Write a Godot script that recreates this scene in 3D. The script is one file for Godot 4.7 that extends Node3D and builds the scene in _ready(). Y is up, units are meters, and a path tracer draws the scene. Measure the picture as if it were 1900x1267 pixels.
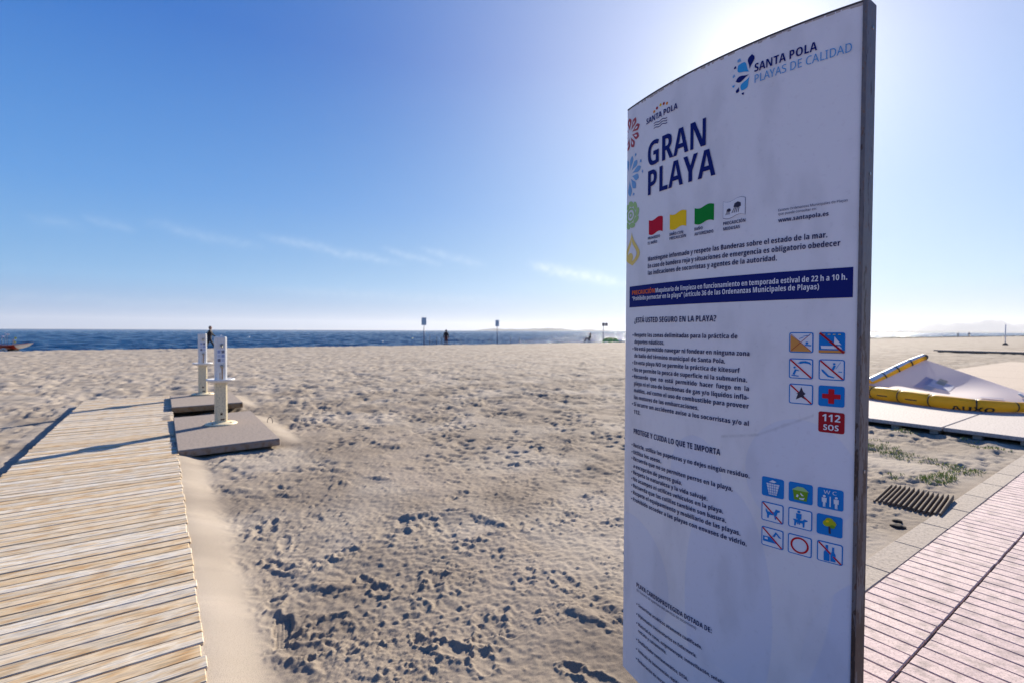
extends Node3D
# A beach seen from its promenade: curved information board, wooden boardwalk, foot showers, kites, the sea.
# World axes: +x runs along the promenade, -z points out to sea, y is up; the eye stands 1.5 m above the paving.

const EYE := Vector3(0, 1.5, 0)
const SUN_AZIMUTH := 62.0     # degrees from -z towards +x, read from the shadows of the foot showers
const SUN_HEIGHT := 25.0

var taken := {}
var rng := RandomNumberGenerator.new()
var cam: Camera3D


# ---------------------------------------------------------------- naming and parenting
func numbered(called: String) -> String:
	if not taken.has(called):
		taken[called] = 0
		return called
	taken[called] += 1
	return "%s_%03d" % [called, taken[called]]

func tag(o: Node, label: String, category: String, group := "") -> Node:
	o.set_meta("label", label)
	o.set_meta("category", category)
	if group != "":
		o.set_meta("group", group)
	return o

func thing(called: String, label: String, category: String, at := Vector3.ZERO, turn := 0.0, group := "") -> Node3D:
	var o := Node3D.new()
	o.name = numbered(called)
	add_child(o)
	o.position = at
	o.rotation.y = turn
	tag(o, label, category, group)
	return o

func obj(called: String, m: Mesh, mat: Material, parent: Node = self) -> MeshInstance3D:
	var o := MeshInstance3D.new()
	o.name = numbered(called) if parent == self else called
	o.mesh = m
	o.material_override = mat
	parent.add_child(o, true)
	return o

func structure(called: String, m: Mesh, mat: Material) -> MeshInstance3D:
	var o := obj(called, m, mat)
	o.set_meta("kind", "structure")
	return o


# ---------------------------------------------------------------- mesh helpers
func begin(flat := true) -> SurfaceTool:
	var st := SurfaceTool.new()
	st.begin(Mesh.PRIMITIVE_TRIANGLES)
	if flat:
		st.set_smooth_group(-1)
	else:
		st.set_smooth_group(0)
	return st

func done(st: SurfaceTool) -> ArrayMesh:
	st.generate_normals()
	return st.commit()

func tri_out(st: SurfaceTool, a: Vector3, b: Vector3, c: Vector3, inside: Vector3) -> void:
	var n := (a - c).cross(a - b)
	var p := [a, b, c] if n.dot((a + b + c) / 3.0 - inside) > 0.0 else [a, c, b]
	for v in p:
		st.set_uv(Vector2(v.x + v.z * 0.37, v.y + v.z))
		st.add_vertex(v)

func quad_out(st: SurfaceTool, a: Vector3, b: Vector3, c: Vector3, d: Vector3, inside: Vector3) -> void:
	tri_out(st, a, b, c, inside)
	tri_out(st, a, c, d, inside)

# a box with chamfered edges
func box(st: SurfaceTool, mid: Vector3, size: Vector3, bevel := 0.004, turn := Basis.IDENTITY) -> void:
	var h := size * 0.5
	var b := minf(bevel, minf(h.x, minf(h.y, h.z)) * 0.9)
	var at := func(ax: int, s: Vector3) -> Vector3:
		var p := Vector3(s.x * (h.x - b), s.y * (h.y - b), s.z * (h.z - b))
		p[ax] = s[ax] * h[ax]
		return mid + turn * p
	for ax in 3:
		var a2 := (ax + 1) % 3
		var a3 := (ax + 2) % 3
		for s in [-1.0, 1.0]:
			var q := []
			for e in [[-1.0, -1.0], [1.0, -1.0], [1.0, 1.0], [-1.0, 1.0]]:
				var sv := Vector3.ZERO
				sv[ax] = s
				sv[a2] = e[0]
				sv[a3] = e[1]
				q.append(at.call(ax, sv))
			quad_out(st, q[0], q[1], q[2], q[3], mid)
			for s2 in [-1.0, 1.0]:
				var s_a := Vector3.ZERO
				s_a[ax] = s
				s_a[a2] = s2
				s_a[a3] = -1.0
				var s_b := s_a
				s_b[a3] = 1.0
				quad_out(st, at.call(ax, s_a), at.call(ax, s_b), at.call(a2, s_b), at.call(a2, s_a), mid)
	for sx in [-1.0, 1.0]:
		for sy in [-1.0, 1.0]:
			for sz in [-1.0, 1.0]:
				var s := Vector3(sx, sy, sz)
				tri_out(st, at.call(0, s), at.call(1, s), at.call(2, s), mid)

func box_mesh(mid: Vector3, size: Vector3, bevel := 0.004, turn := Basis.IDENTITY) -> ArrayMesh:
	var st := begin()
	box(st, mid, size, bevel, turn)
	return done(st)

# turned shape round the y axis; profile is a list of Vector2(radius, height) from bottom to top
func lathe(st: SurfaceTool, profile: Array, sides := 20, at := Vector3.ZERO, squash := Vector2.ONE) -> void:
	for i in profile.size() - 1:
		var p: Vector2 = profile[i]
		var q: Vector2 = profile[i + 1]
		for k in sides:
			var a := TAU * k / sides
			var b := TAU * (k + 1) / sides
			var f := func(r: Vector2, t: float) -> Vector3: return at + Vector3(cos(t) * r.x * squash.x, r.y, sin(t) * r.x * squash.y)
			var v1: Vector3 = f.call(p, a)
			var v2: Vector3 = f.call(p, b)
			var v3: Vector3 = f.call(q, b)
			var v4: Vector3 = f.call(q, a)
			for t in [[v1, v2, v3], [v1, v3, v4]]:
				for v in t:
					st.set_uv(Vector2(a, v.y))
					st.add_vertex(v)

# tube along points with a radius at each, ends closed
func tube(st: SurfaceTool, pts: Array, radii: Array, sides := 8) -> void:
	var rings := []
	for i in pts.size():
		var d: Vector3 = (pts[mini(i + 1, pts.size() - 1)] - pts[maxi(i - 1, 0)]).normalized()
		var u := d.cross(Vector3.UP if absf(d.y) < 0.95 else Vector3.RIGHT).normalized()
		var w := u.cross(d)
		var ring := []
		for k in sides:
			var a := TAU * k / sides
			ring.append(pts[i] + (u * cos(a) + w * sin(a)) * radii[i])
		rings.append(ring)
	for i in pts.size() - 1:
		for k in sides:
			var k2 := (k + 1) % sides
			quad_out(st, rings[i][k], rings[i][k2], rings[i + 1][k2], rings[i + 1][k], (pts[i] + pts[i + 1]) * 0.5)
	for e in [0, pts.size() - 1]:
		var inside: Vector3 = pts[1] if e == 0 else pts[pts.size() - 2]
		for k in sides:
			tri_out(st, pts[e], rings[e][k], rings[e][(k + 1) % sides], inside)


# ---------------------------------------------------------------- materials
func ramp(stops: Array) -> Gradient:
	var g := Gradient.new()
	var o := PackedFloat32Array()
	var c := PackedColorArray()
	for s in stops:
		o.append(s[0])
		c.append(s[1])
	g.offsets = o
	g.colors = c
	return g

func noise(seed_value: int, frequency: float, octaves := 4, kind := FastNoiseLite.TYPE_SIMPLEX_SMOOTH) -> FastNoiseLite:
	var n := FastNoiseLite.new()
	n.seed = seed_value
	n.noise_type = kind
	n.frequency = frequency
	n.fractal_type = FastNoiseLite.FRACTAL_FBM if octaves > 1 else FastNoiseLite.FRACTAL_NONE
	n.fractal_octaves = octaves
	return n

func noise_tex(size: int, n: FastNoiseLite, stops: Array = [], as_normal := false, strength := 4.0) -> NoiseTexture2D:
	var t := NoiseTexture2D.new()
	t.width = size
	t.height = size
	t.seamless = true
	t.noise = n
	t.generate_mipmaps = false
	if stops.size():
		t.color_ramp = ramp(stops)
	if as_normal:
		t.as_normal_map = true
		t.bump_strength = strength
	return t

func grey(v: float) -> Color:
	return Color(v, v, v)

func lin(r: float, g: float, b: float) -> Color:
	return Color(r, g, b).linear_to_srgb()

func paint(c: Color, rough := 0.6, metal := 0.0, spec := 0.5) -> StandardMaterial3D:
	var m := StandardMaterial3D.new()
	m.albedo_color = c
	m.roughness = rough
	m.metallic = metal
	m.metallic_specular = spec
	return m

# a plain material whose tone is broken up by a noise picture laid over it in world space
func worn(c: Color, rough: float, tex: Texture2D, scale: Vector3, bump: Texture2D = null, bump_cm := 0.2, metal := 0.0) -> StandardMaterial3D:
	var m := paint(c, rough, metal)
	m.albedo_texture = tex
	m.uv1_triplanar = true
	m.uv1_world_triplanar = true
	m.uv1_scale = scale
	if bump:
		m.heightmap_enabled = true
		m.heightmap_texture = bump
		m.heightmap_scale = bump_cm
	return m


# ---------------------------------------------------------------- the sky
func towards(az_deg: float, el_deg: float) -> Vector3:
	var a := deg_to_rad(az_deg)
	var e := deg_to_rad(el_deg)
	return Vector3(sin(a) * cos(e), sin(e), -cos(a) * cos(e))

func sky_image() -> Image:
	var w := 1536
	var h := 768
	var im := Image.create(w, h, false, Image.FORMAT_RGBF)
	var cl := noise(71, 0.9, 4)
	var stops := [[0.0, Vector3(.17, .33, .60)], [4.8, Vector3(.16, .44, .80)], [13.0, Vector3(.085, .325, .77)], [28.0, Vector3(.020, .172, .61)], [50.0, Vector3(.018, .135, .51)], [90.0, Vector3(.018, .11, .44)]]
	var sun := towards(SUN_AZIMUTH, SUN_HEIGHT)
	# thin streaks of cirrus: az, el, az, el, width, strength
	var wisps := [[-9.5, 9.2, -5.0, 8.7, .45, .05], [-6.0, 9.8, -1.5, 9.0, .4, .07], [-2.0, 10.0, 9.5, 8.2, .55, .07], [7.0, 9.9, 24.0, 7.3, .5, .11], [20.0, 9.3, 28.0, 7.2, .42, .10], [24.0, 9.3, 33.0, 7.4, .5, .09], [36.5, 7.9, 49.0, 5.2, .75, .22], [47.0, 5.5, 58.0, 3.9, .7, .15], [-30.0, 3.1, 12.0, 2.4, .5, .05], [5.0, 4.2, 40.0, 3.4, .6, .05]]
	for y in h:
		var el := 90.0 - (y + 0.5) / h * 180.0
		if el < -1.0:
			im.fill_rect(Rect2i(0, y, w, h - y), Color(.42, .41, .40))
			break
		el = maxf(el, 0.0)
		var k := 0
		while k < stops.size() - 2 and el > stops[k + 1][0]:
			k += 1
		var t: float = (el - stops[k][0]) / (stops[k + 1][0] - stops[k][0])
		var base: Vector3 = stops[k][1].lerp(stops[k + 1][1], clampf(t, 0, 1))
		var low := exp(-el / 9.0)
		for x in w:
			# the first column looks along -z, columns run to the right
			var az := fposmod((x + 0.5) / w * 360.0 + 180.0, 360.0) - 180.0
			var d := towards(az, el)
			var gamma := rad_to_deg(acos(clampf(d.dot(sun), -1, 1)))
			var glow := 0.58 * exp(-gamma * gamma / 660.0) + 1.4 * exp(-gamma / 4.6)
			var da := fposmod(az - SUN_AZIMUTH + 180.0, 360.0) - 180.0
			var haze := exp(-da * da / 2500.0) * low
			var c := base + Vector3(1.0, .92, .72) * glow + Vector3(.40, .34, .21) * haze
			if el < 12.0:
				for q in wisps:
					if az > q[0] - 1.0 and az < q[2] + 1.0:
						var u: float = clampf((az - q[0]) / (q[2] - q[0]), 0, 1)
						var mid: float = lerpf(q[1], q[3], u) + 0.3 * cl.get_noise_2d(az * 0.25, q[1] * 9.0)
						var e: float = (el - mid) / (q[4] * (0.45 + 0.8 * u * (1.0 - u) * 2.0))
						var a: float = q[5] * exp(-e * e) * smoothstep(0.0, 0.25, u) * smoothstep(1.0, 0.75, u)
						a *= 0.6 + 0.8 * cl.get_noise_2d(az * 1.1 + el * 1.5, el * 5.0 + az * .6)
						c += Vector3(1.0, .8, .45) * maxf(a, 0.0) * 1.7
			im.set_pixel(x, y, Color(c.x, c.y, c.z))
	return im


# ---------------------------------------------------------------- the sand
const GX0 := -3.5
const GZ0 := -11.5
const GC := 0.01
const GW := 1350
const GH := 1030
var stamps := PackedFloat32Array()
var last_rough := 1.0
var n_big: FastNoiseLite
var n_mid: FastNoiseLite
var n_fine: FastNoiseLite
var n_cell: FastNoiseLite
var n_mask: FastNoiseLite

func stamp(cx: float, cz: float, ang: float, length: float, wide: float, depth: float, rim: float) -> void:
	var reach := maxf(length, wide) * 1.5
	var i0 := maxi(0, int((cx - reach - GX0) / GC))
	var i1 := mini(GW - 1, int((cx + reach - GX0) / GC))
	var j0 := maxi(0, int((cz - reach - GZ0) / GC))
	var j1 := mini(GH - 1, int((cz + reach - GZ0) / GC))
	var ca := cos(ang) / length
	var sa := sin(ang) / length
	var cb := -sin(ang) / wide
	var sb := cos(ang) / wide
	for j in range(j0, j1 + 1):
		var dz := GZ0 + j * GC - cz
		for i in range(i0, i1 + 1):
			var dx := GX0 + i * GC - cx
			var u := dx * ca + dz * sa
			var v := dx * cb + dz * sb
			var r2 := u * u + v * v
			if reach > 0.05 and r2 < 2.6:
				r2 *= 1.0 + 1.1 * n_fine.get_noise_2d(GX0 + i * GC + 7.0, GZ0 + j * GC)
			if r2 < 1.0:
				var s := 1.0 - r2
				stamps[j * GW + i] -= depth * sqrt(s) * (0.35 + 0.65 * s)
			elif r2 < 2.25 and rim != 0.0:
				var e := (sqrt(r2) - 1.22) / 0.27
				if e * e < 1.0:
					stamps[j * GW + i] += rim * (1.0 - e * e)

func make_stamps() -> void:
	stamps.resize(GW * GH)
	var spot := noise(5, 0.55, 2)
	for k in 46:      # lines of footprints crossing the beach
		var p := Vector2(rng.randf_range(-4.0, 10.0), rng.randf_range(-11.5, -1.4))
		var a := rng.randf() * TAU
		var side := 1.0
		var deep := rng.randf_range(.013, .030)
		var long := rng.randf_range(.88, 1.1)
		for i in 22:
			var d := Vector2.from_angle(a)
			var f := p + d.orthogonal() * .09 * side
			if f.y < -1.45 and f.x > -3.4 and f.x < 9.8 and f.y > -11.4:
				var turn := a + side * .13
				var e := Vector2.from_angle(turn)
				stamp(f.x + e.x * .062 * long, f.y + e.y * .062 * long, turn, .082 * long, .047, deep, deep * .4)
				stamp(f.x - e.x * .085 * long, f.y - e.y * .085 * long, turn, .052 * long, .036, deep * 1.15, deep * .35)
				stamp(f.x - e.x * .02, f.y - e.y * .02, turn, .06, .028, deep * .5, 0.0)
			p += d * rng.randf_range(.62, .74)
			a += rng.randf_range(-.12, .12)
			side = -side
	for k in 420:      # single scuffed prints
		var x := rng.randf_range(-3.3, 9.8)
		var z := rng.randf_range(-11.3, -1.4)
		var a := rng.randf_range(0, PI)
		var d := rng.randf_range(0.008, 0.026)
		stamp(x, z, a, rng.randf_range(.08, .14), rng.randf_range(.035, .055), d, d * 0.4)
	for k in 6500:      # small pits
		var x := rng.randf_range(-3.3, 9.8)
		var z := rng.randf_range(-11.3, -1.4)
		if spot.get_noise_2d(x + 30.0, z) < rng.randf_range(-.5, .2):
			continue
		var r := rng.randf_range(.010, .036)
		stamp(x, z, rng.randf() * PI, r, r * rng.randf_range(.4, .9), r * rng.randf_range(.4, .8), r * .18)
	for k in 30000:     # clods and crumbs thrown up
		var x := rng.randf_range(-3.3, 9.8)
		var z := -1.35 - (9.5 if k % 2 else 4.0) * rng.randf()
		if spot.get_noise_2d(x - 20.0, z + 9.0) < rng.randf_range(-0.5, 0.3):
			continue
		var r := rng.randf_range(.008, .020)
		stamp(x, z, rng.randf() * PI, r, r * rng.randf_range(.5, .9), -r * rng.randf_range(.35, .8), 0.0)
	for k in 160:      # small heaped scuffs
		var x := rng.randf_range(-3.0, 9.5)
		var z := rng.randf_range(-11.0, -1.6)
		stamp(x, z, rng.randf() * PI, rng.randf_range(.10, .24), rng.randf_range(.05, .1), -rng.randf_range(.012, .03), 0.0)

func stamped(x: float, z: float) -> float:
	var fx := (x - GX0) / GC
	var fz := (z - GZ0) / GC
	if fx < 1.0 or fz < 1.0 or fx > GW - 3 or fz > GH - 3:
		return 0.0
	var i := int(fx)
	var j := int(fz)
	fx -= i
	fz -= j
	var o := j * GW + i
	return lerpf(lerpf(stamps[o], stamps[o + 1], fx), lerpf(stamps[o + GW], stamps[o + GW + 1], fx), fz)

# the clear shoe print beside the boardwalk
func shoe(x: float, z: float) -> float:
	var dx := x - 0.475
	var dz := z + 2.63
	if dx * dx + dz * dz > 0.04:
		return 1.0
	var ang := deg_to_rad(-78.0)
	var u := dx * cos(ang) + dz * sin(ang)
	var v := -dx * sin(ang) + dz * cos(ang)
	var half := 0.043 + 0.009 * sin(u * 22.0 + 0.6)
	if u < -0.02 and u > -0.06:
		half *= 0.9
	var inside := minf(half - absf(v), 0.142 - absf(u))
	if inside < 0.0:
		return 1.0
	var edge := smoothstep(0.0, 0.008, inside)
	var tread := 0.0035 * (signf(sin(u * 330.0)) * 0.5 + signf(sin(v * 330.0)) * 0.5)
	return -0.020 * edge + tread * edge

func sand_y(x: float, z: float) -> float:
	var d := sqrt(x * x + z * z)
	var y := n_big.get_noise_2d(x, z) * 0.030
	var rough := 1.0
	# wind-smoothed drifts against the boardwalk and the slabs (the side the wind comes from)
	var bank := 0.0
	if z < -1.2 and z > -7.2:
		var wob := 0.05 * n_mid.get_noise_2d(3.0, z * 0.8)
		var w := (x - 0.13) / (0.30 + wob)
		if w > -0.2 and w < 1.5:
			bank = (0.088 + 0.03 * maxf(0.0, n_mid.get_noise_2d(3.15, z * 1.1))) * (1.0 - smoothstep(-0.1, 1.0, w))
			rough = minf(rough, smoothstep(0.55, 1.3, w))
	for s in [[-7.0, -9.2], [-10.6, -12.3]]:
		if z < s[0] + 0.2 and z > s[1] - 0.5 and x > 0.9 and x < 2.0:
			var w := (x - 1.18) / 0.38
			var f := smoothstep(s[0] + 0.2, s[0] - 0.25, z) * smoothstep(s[1] - 0.5, s[1] + 0.1, z)
			bank = maxf(bank, 0.10 * f * (1.0 - smoothstep(0.0, 1.0, w)))
			rough = minf(rough, lerpf(1.0, smoothstep(0.6, 1.3, w), f))
	if x > -1.6 and x < 0.2 and z > -13.2 and z < -1.2:
		rough = minf(rough, 0.4)
	last_rough = rough
	y = y * rough + bank
	if z < -1.2 and z > -12.7 and x < 0.13 and x > -1.3:
		# blown sand lies between and under the boards, most of it on the windward side
		var heap := 0.086 + 0.007 * n_mid.get_noise_2d(x * 1.5, z * 1.5)
		if x < -0.3:
			return lerpf(-0.03, heap, smoothstep(-1.24, -1.12, x))
		return heap + (0.004 + 0.034 * maxf(0.0, n_mid.get_noise_2d(x * 1.1 + 3.0, z * 1.1))) * smoothstep(-0.18, 0.13, x)
	if rough > 0.0 and d < 60.0:
		var m := 0.55 + 0.45 * n_mask.get_noise_2d(x, z)
		if d < 11.0:
			var st := stamped(x, z)      # drier, looser sand near the paving keeps its prints shallower
			y += rough * (st if st > 0.0 else st * lerpf(0.34, 0.75, smoothstep(2.5, 7.0, -z)))
		var cell := n_cell.get_noise_2d(x, z)   # -1 in the middle of a cell
		var far := smoothstep(6.0, 12.0, d)
		if d > 3.5 and d < 34.0:
			var some := smoothstep(-0.35, 0.3, n_mask.get_noise_2d(x * 1.7 - 4.0, z * 1.7))
			y -= rough * smoothstep(3.5, 8.0, d) * smoothstep(-0.55, -0.9, n_cell.get_noise_2d(x * 2.2 + 5.0, z * 2.6)) * 0.040 * some
		y -= rough * smoothstep(-0.45, -0.95, cell) * (0.012 + 0.06 * far) * m
		y += rough * n_mid.get_noise_2d(x, z) * (0.012 + 0.034 * far)
		if d < 14.0:
			var f := n_fine.get_noise_2d(x, z)
			y += rough * 0.009 * f * (0.4 + m)
			f = n_fine.get_noise_2d(x * 2.3 + 40.0, z * 2.3)
			var m2 := smoothstep(-0.25, 0.35, n_mask.get_noise_2d(x * 4.0 + 9.0, z * 4.0))
			y += rough * 0.016 * maxf(0.0, absf(f) - 0.22) * (0.1 + m2)
	if d < 3.2 and d > 2.2:
		var sh := shoe(x, z)
		if sh < 0.5:
			y = n_big.get_noise_2d(x, z) * 0.03 + sh
	# down to the water
	if z < -47.0:
		y -= maxf(0.0, -47.0 - z) * 0.06
	if z < -1.20:
		# sand lies level with the kerb and thins out against it
		y = lerpf(y, minf(y * 0.3, 0.0) - 0.012, smoothstep(-1.55, -1.29, z))
	if z > -1.28:
		y = lerpf(y, -0.15, smoothstep(-1.275, -1.2, z))
	if x > 9.25 and x < 33.2 and z > -5.6 and z < 3.0:
		y = minf(y, 0.0)
	return maxf(y, -6.0)

func make_sand() -> ArrayMesh:
	n_big = noise(11, 0.22, 2)
	n_mid = noise(12, 1.4, 3)
	n_fine = noise(13, 14.0, 4)
	n_cell = noise(14, 2.6, 1, FastNoiseLite.TYPE_CELLULAR)
	n_cell.cellular_jitter = 1.0
	n_mask = noise(15, 0.4, 2)
	make_stamps()
	var angs := PackedFloat32Array()
	for i in 821:
		angs.append(deg_to_rad(lerpf(-28.0, 97.0, i / 820.0)))
	for i in range(1, 61):
		angs.append(deg_to_rad(lerpf(97.0, 332.0, i / 60.0)))
	var radii := PackedFloat32Array([0.05])
	var r := 0.9
	while r < 700.0:
		radii.append(r)
		r += maxf(0.0018 * r * sqrt(r), 0.002) if r > 1.5 else 0.06
	var na := angs.size()
	var nr := radii.size()
	var v := PackedVector3Array()
	var uv := PackedVector2Array()
	var tone := PackedColorArray()
	v.resize(na * nr)
	uv.resize(na * nr)
	tone.resize(na * nr)
	var tone_noise := noise(16, 0.5, 4)
	for a in na:
		var sx := sin(angs[a])
		var sz := -cos(angs[a])
		for i in nr:
			var x := radii[i] * sx
			var z := radii[i] * sz
			v[a * nr + i] = Vector3(x, sand_y(x, z), z)
			uv[a * nr + i] = Vector2(x, z)
			# the trodden beach by the paving is toned darker than the rest and the drifts
			var p := tone_noise.get_noise_2d(x, z) * 1.3
			var dark_mix := last_rough * smoothstep(-.55, .25, p + (x - .6) * .12 if x < 1.6 else p + .12) * smoothstep(-17.0, -7.0, z + 5.0 * p)
			tone[a * nr + i] = Color(1, 1, 1).lerp(Color(.80, .775, .75), dark_mix)
	var ix := PackedInt32Array()
	ix.resize((na - 1) * (nr - 1) * 6)
	var k := 0
	for a in na - 1:
		for i in nr - 1:
			var o := a * nr + i
			ix[k] = o
			ix[k + 1] = o + 1
			ix[k + 2] = o + nr + 1
			ix[k + 3] = o
			ix[k + 4] = o + nr + 1
			ix[k + 5] = o + nr
			k += 6
	var arr := []
	arr.resize(Mesh.ARRAY_MAX)
	arr[Mesh.ARRAY_VERTEX] = v
	arr[Mesh.ARRAY_TEX_UV] = uv
	arr[Mesh.ARRAY_TEX_UV2] = uv
	arr[Mesh.ARRAY_COLOR] = tone
	arr[Mesh.ARRAY_INDEX] = ix
	var am := ArrayMesh.new()
	am.add_surface_from_arrays(Mesh.PRIMITIVE_TRIANGLES, arr)
	var st := SurfaceTool.new()
	st.create_from(am, 0)
	st.generate_normals()
	return st.commit()

func make_sea() -> ArrayMesh:
	var n1 := noise(31, 0.30, 2)
	var n2 := noise(32, 0.075, 2)
	var na := 900
	var radii := PackedFloat32Array()
	var r := 42.0
	while r < 42000.0:
		radii.append(r)
		r *= 1.0085 if r < 520.0 else (1.03 if r < 2000.0 else 1.2)
	var nr := radii.size()
	var v := PackedVector3Array()
	var uv := PackedVector2Array()
	v.resize(na * nr)
	uv.resize(na * nr)
	for a in na:
		var t := deg_to_rad(lerpf(-60.0, 140.0, a / float(na - 1)))
		for i in nr:
			var q := radii[i]
			var x := q * sin(t)
			var z := -q * cos(t)
			var y := -0.55
			if q < 2000.0 and z < -48.0:
				# short wind waves, crests roughly along the shore
				var calm := smoothstep(-49.0, -62.0, z)
				y += calm * (0.34 * n1.get_noise_2d(x * 0.55 + z * .15, z) + 0.30 * n2.get_noise_2d(x * 0.5, z))
			v[a * nr + i] = Vector3(x, y, z)
			uv[a * nr + i] = Vector2(x, z)
	var ix := PackedInt32Array()
	ix.resize((na - 1) * (nr - 1) * 6)
	var k := 0
	for a in na - 1:
		for i in nr - 1:
			var o := a * nr + i
			ix[k] = o
			ix[k + 1] = o + 1
			ix[k + 2] = o + nr + 1
			ix[k + 3] = o
			ix[k + 4] = o + nr + 1
			ix[k + 5] = o + nr
			k += 6
	var arr := []
	arr.resize(Mesh.ARRAY_MAX)
	arr[Mesh.ARRAY_VERTEX] = v
	arr[Mesh.ARRAY_TEX_UV] = uv
	arr[Mesh.ARRAY_INDEX] = ix
	var am := ArrayMesh.new()
	am.add_surface_from_arrays(Mesh.PRIMITIVE_TRIANGLES, arr)
	var st := SurfaceTool.new()
	st.create_from(am, 0)
	st.generate_normals()
	return st.commit()

# a long low hill far away: a ridge with a noise outline and real depth
func hill_mesh(length: float, depth: float, height: float, seed_value: int, peak: float) -> ArrayMesh:
	var n := noise(seed_value, 1.0, 4)
	var st := begin(false)
	var nx := 90
	var nz := 12
	var f := func(i: int, j: int) -> Vector3:
		var u := i / float(nx)
		var w := j / float(nz)
		var env := pow(sin(PI * pow(u, peak)), 0.8) * sin(PI * w)
		var h := height * env * (0.72 + 0.45 * n.get_noise_2d(u * 5.0, w * 1.5)) - height * 0.03
		return Vector3((u - 0.5) * length, h, (w - 0.5) * depth)
	for i in nx:
		for j in nz:
			var a: Vector3 = f.call(i, j)
			var b: Vector3 = f.call(i + 1, j)
			var c: Vector3 = f.call(i + 1, j + 1)
			var d: Vector3 = f.call(i, j + 1)
			for t in [[a, b, c], [a, c, d]]:
				for p in t:
					st.add_vertex(p)
	return done(st)


# ---------------------------------------------------------------- the information board
const PANEL_MID := Vector2(3.1174, -1.0108)   # axis of the curved sheet (x, z)
const PANEL_R := 1.5681
const PANEL_A0 := -0.2674                     # angle of its seaward edge
const PANEL_W := 0.863
const PANEL_TOP := 2.425
const PANEL_FOOT := 0.062

func on_panel(s: float, v: float, out := 0.0) -> Vector3:
	var t := PANEL_A0 + s / PANEL_R
	return Vector3(PANEL_MID.x - (PANEL_R + out) * cos(t), v, PANEL_MID.y + (PANEL_R + out) * sin(t))

func panel_normal(s: float) -> Vector3:
	var t := PANEL_A0 + s / PANEL_R
	return Vector3(-cos(t), 0, sin(t))

# sheet between s0..s1, v0..v1 at a distance out from the panel's face, thick inwards
func curved_slab(st: SurfaceTool, s0: float, s1: float, v0: float, v1: float, out: float, thick: float, steps := 24) -> void:
	for i in steps:
		var a := lerpf(s0, s1, i / float(steps))
		var b := lerpf(s0, s1, (i + 1) / float(steps))
		var mid := on_panel((a + b) / 2.0, (v0 + v1) / 2.0, out - thick / 2.0)
		var f := [on_panel(a, v0, out), on_panel(b, v0, out), on_panel(b, v1, out), on_panel(a, v1, out)]
		var g := [on_panel(a, v0, out - thick), on_panel(b, v0, out - thick), on_panel(b, v1, out - thick), on_panel(a, v1, out - thick)]
		panel_quad(st, f, [a, b], [v0, v1], mid)
		panel_quad(st, g, [a, b], [v0, v1], mid)
		quad_out(st, f[0], f[1], g[1], g[0], mid)
		quad_out(st, f[3], f[2], g[2], g[3], mid)
		if i == 0:
			quad_out(st, f[0], f[3], g[3], g[0], mid)
		if i == steps - 1:
			quad_out(st, f[1], f[2], g[2], g[1], mid)

func panel_quad(st: SurfaceTool, q: Array, ss: Array, vs: Array, mid: Vector3) -> void:
	var uvs := [Vector2(ss[0], vs[0]), Vector2(ss[1], vs[0]), Vector2(ss[1], vs[1]), Vector2(ss[0], vs[1])]
	for t in [[0, 1, 2], [0, 2, 3]]:
		var a: Vector3 = q[t[0]]
		var b: Vector3 = q[t[1]]
		var c: Vector3 = q[t[2]]
		if (a - c).cross(a - b).dot((a + b + c) / 3.0 - mid) < 0.0:
			t = [t[0], t[2], t[1]]
		for k in t:
			st.set_uv(Vector2(uvs[k].x / PANEL_W, 1.0 - (uvs[k].y - PANEL_FOOT) / (PANEL_TOP - PANEL_FOOT)))
			st.add_vertex(q[k])

var fonts := {}
func font(weight: int) -> SystemFont:
	if not fonts.has(weight):
		var f := SystemFont.new()
		f.font_names = PackedStringArray(["Droid Sans"])
		f.font_weight = weight
		fonts[weight] = f
	return fonts[weight]

func text_arrays(text: String, weight: int) -> Dictionary:
	var tm := TextMesh.new()
	tm.font = font(weight)
	tm.font_size = 48
	tm.pixel_size = 1.0 / (48.0 * 0.714)   # capitals are one unit high
	tm.depth = 0.0
	tm.curve_step = 2.0
	tm.horizontal_alignment = HORIZONTAL_ALIGNMENT_LEFT
	tm.vertical_alignment = VERTICAL_ALIGNMENT_TOP
	tm.text = text
	var arr := tm.get_mesh_arrays()
	var v: PackedVector3Array = arr[Mesh.ARRAY_VERTEX]
	var lo := 1e9
	var hi := -1e9
	for p in v:
		lo = minf(lo, p.x)
		hi = maxf(hi, p.x)
	return {"v": v, "i": arr[Mesh.ARRAY_INDEX], "lo": lo, "hi": hi, "base": -font(weight).get_ascent(48) * tm.pixel_size}

func write(st: SurfaceTool, text: String, s0: float, s1: float, v: float, cap: float, weight := 700, out := 0.0024) -> void:
	var d := text_arrays(text, weight)
	for i in d.i:
		var p: Vector3 = d.v[i]
		var s: float = s0 + (p.x - d.lo) / (d.hi - d.lo) * (s1 - s0)
		st.set_normal(panel_normal(s))
		st.add_vertex(on_panel(s, v + (p.y - d.base) * cap, out))

# a flat printed shape given as a polygon in the panel's own (s, v)
func shape(st: SurfaceTool, poly: PackedVector2Array, out := 0.0012) -> void:
	var ix := Geometry2D.triangulate_polygon(poly)
	for k in range(0, ix.size(), 3):      # clockwise as seen from in front
		if (poly[ix[k + 1]] - poly[ix[k]]).cross(poly[ix[k + 2]] - poly[ix[k]]) > 0.0:
			var e := ix[k + 1]
			ix[k + 1] = ix[k + 2]
			ix[k + 2] = e
	for i in ix:
		st.set_normal(panel_normal(poly[i].x))
		st.add_vertex(on_panel(poly[i].x, poly[i].y, out))

func ink() -> SurfaceTool:
	var st := SurfaceTool.new()
	st.begin(Mesh.PRIMITIVE_TRIANGLES)
	return st

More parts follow.
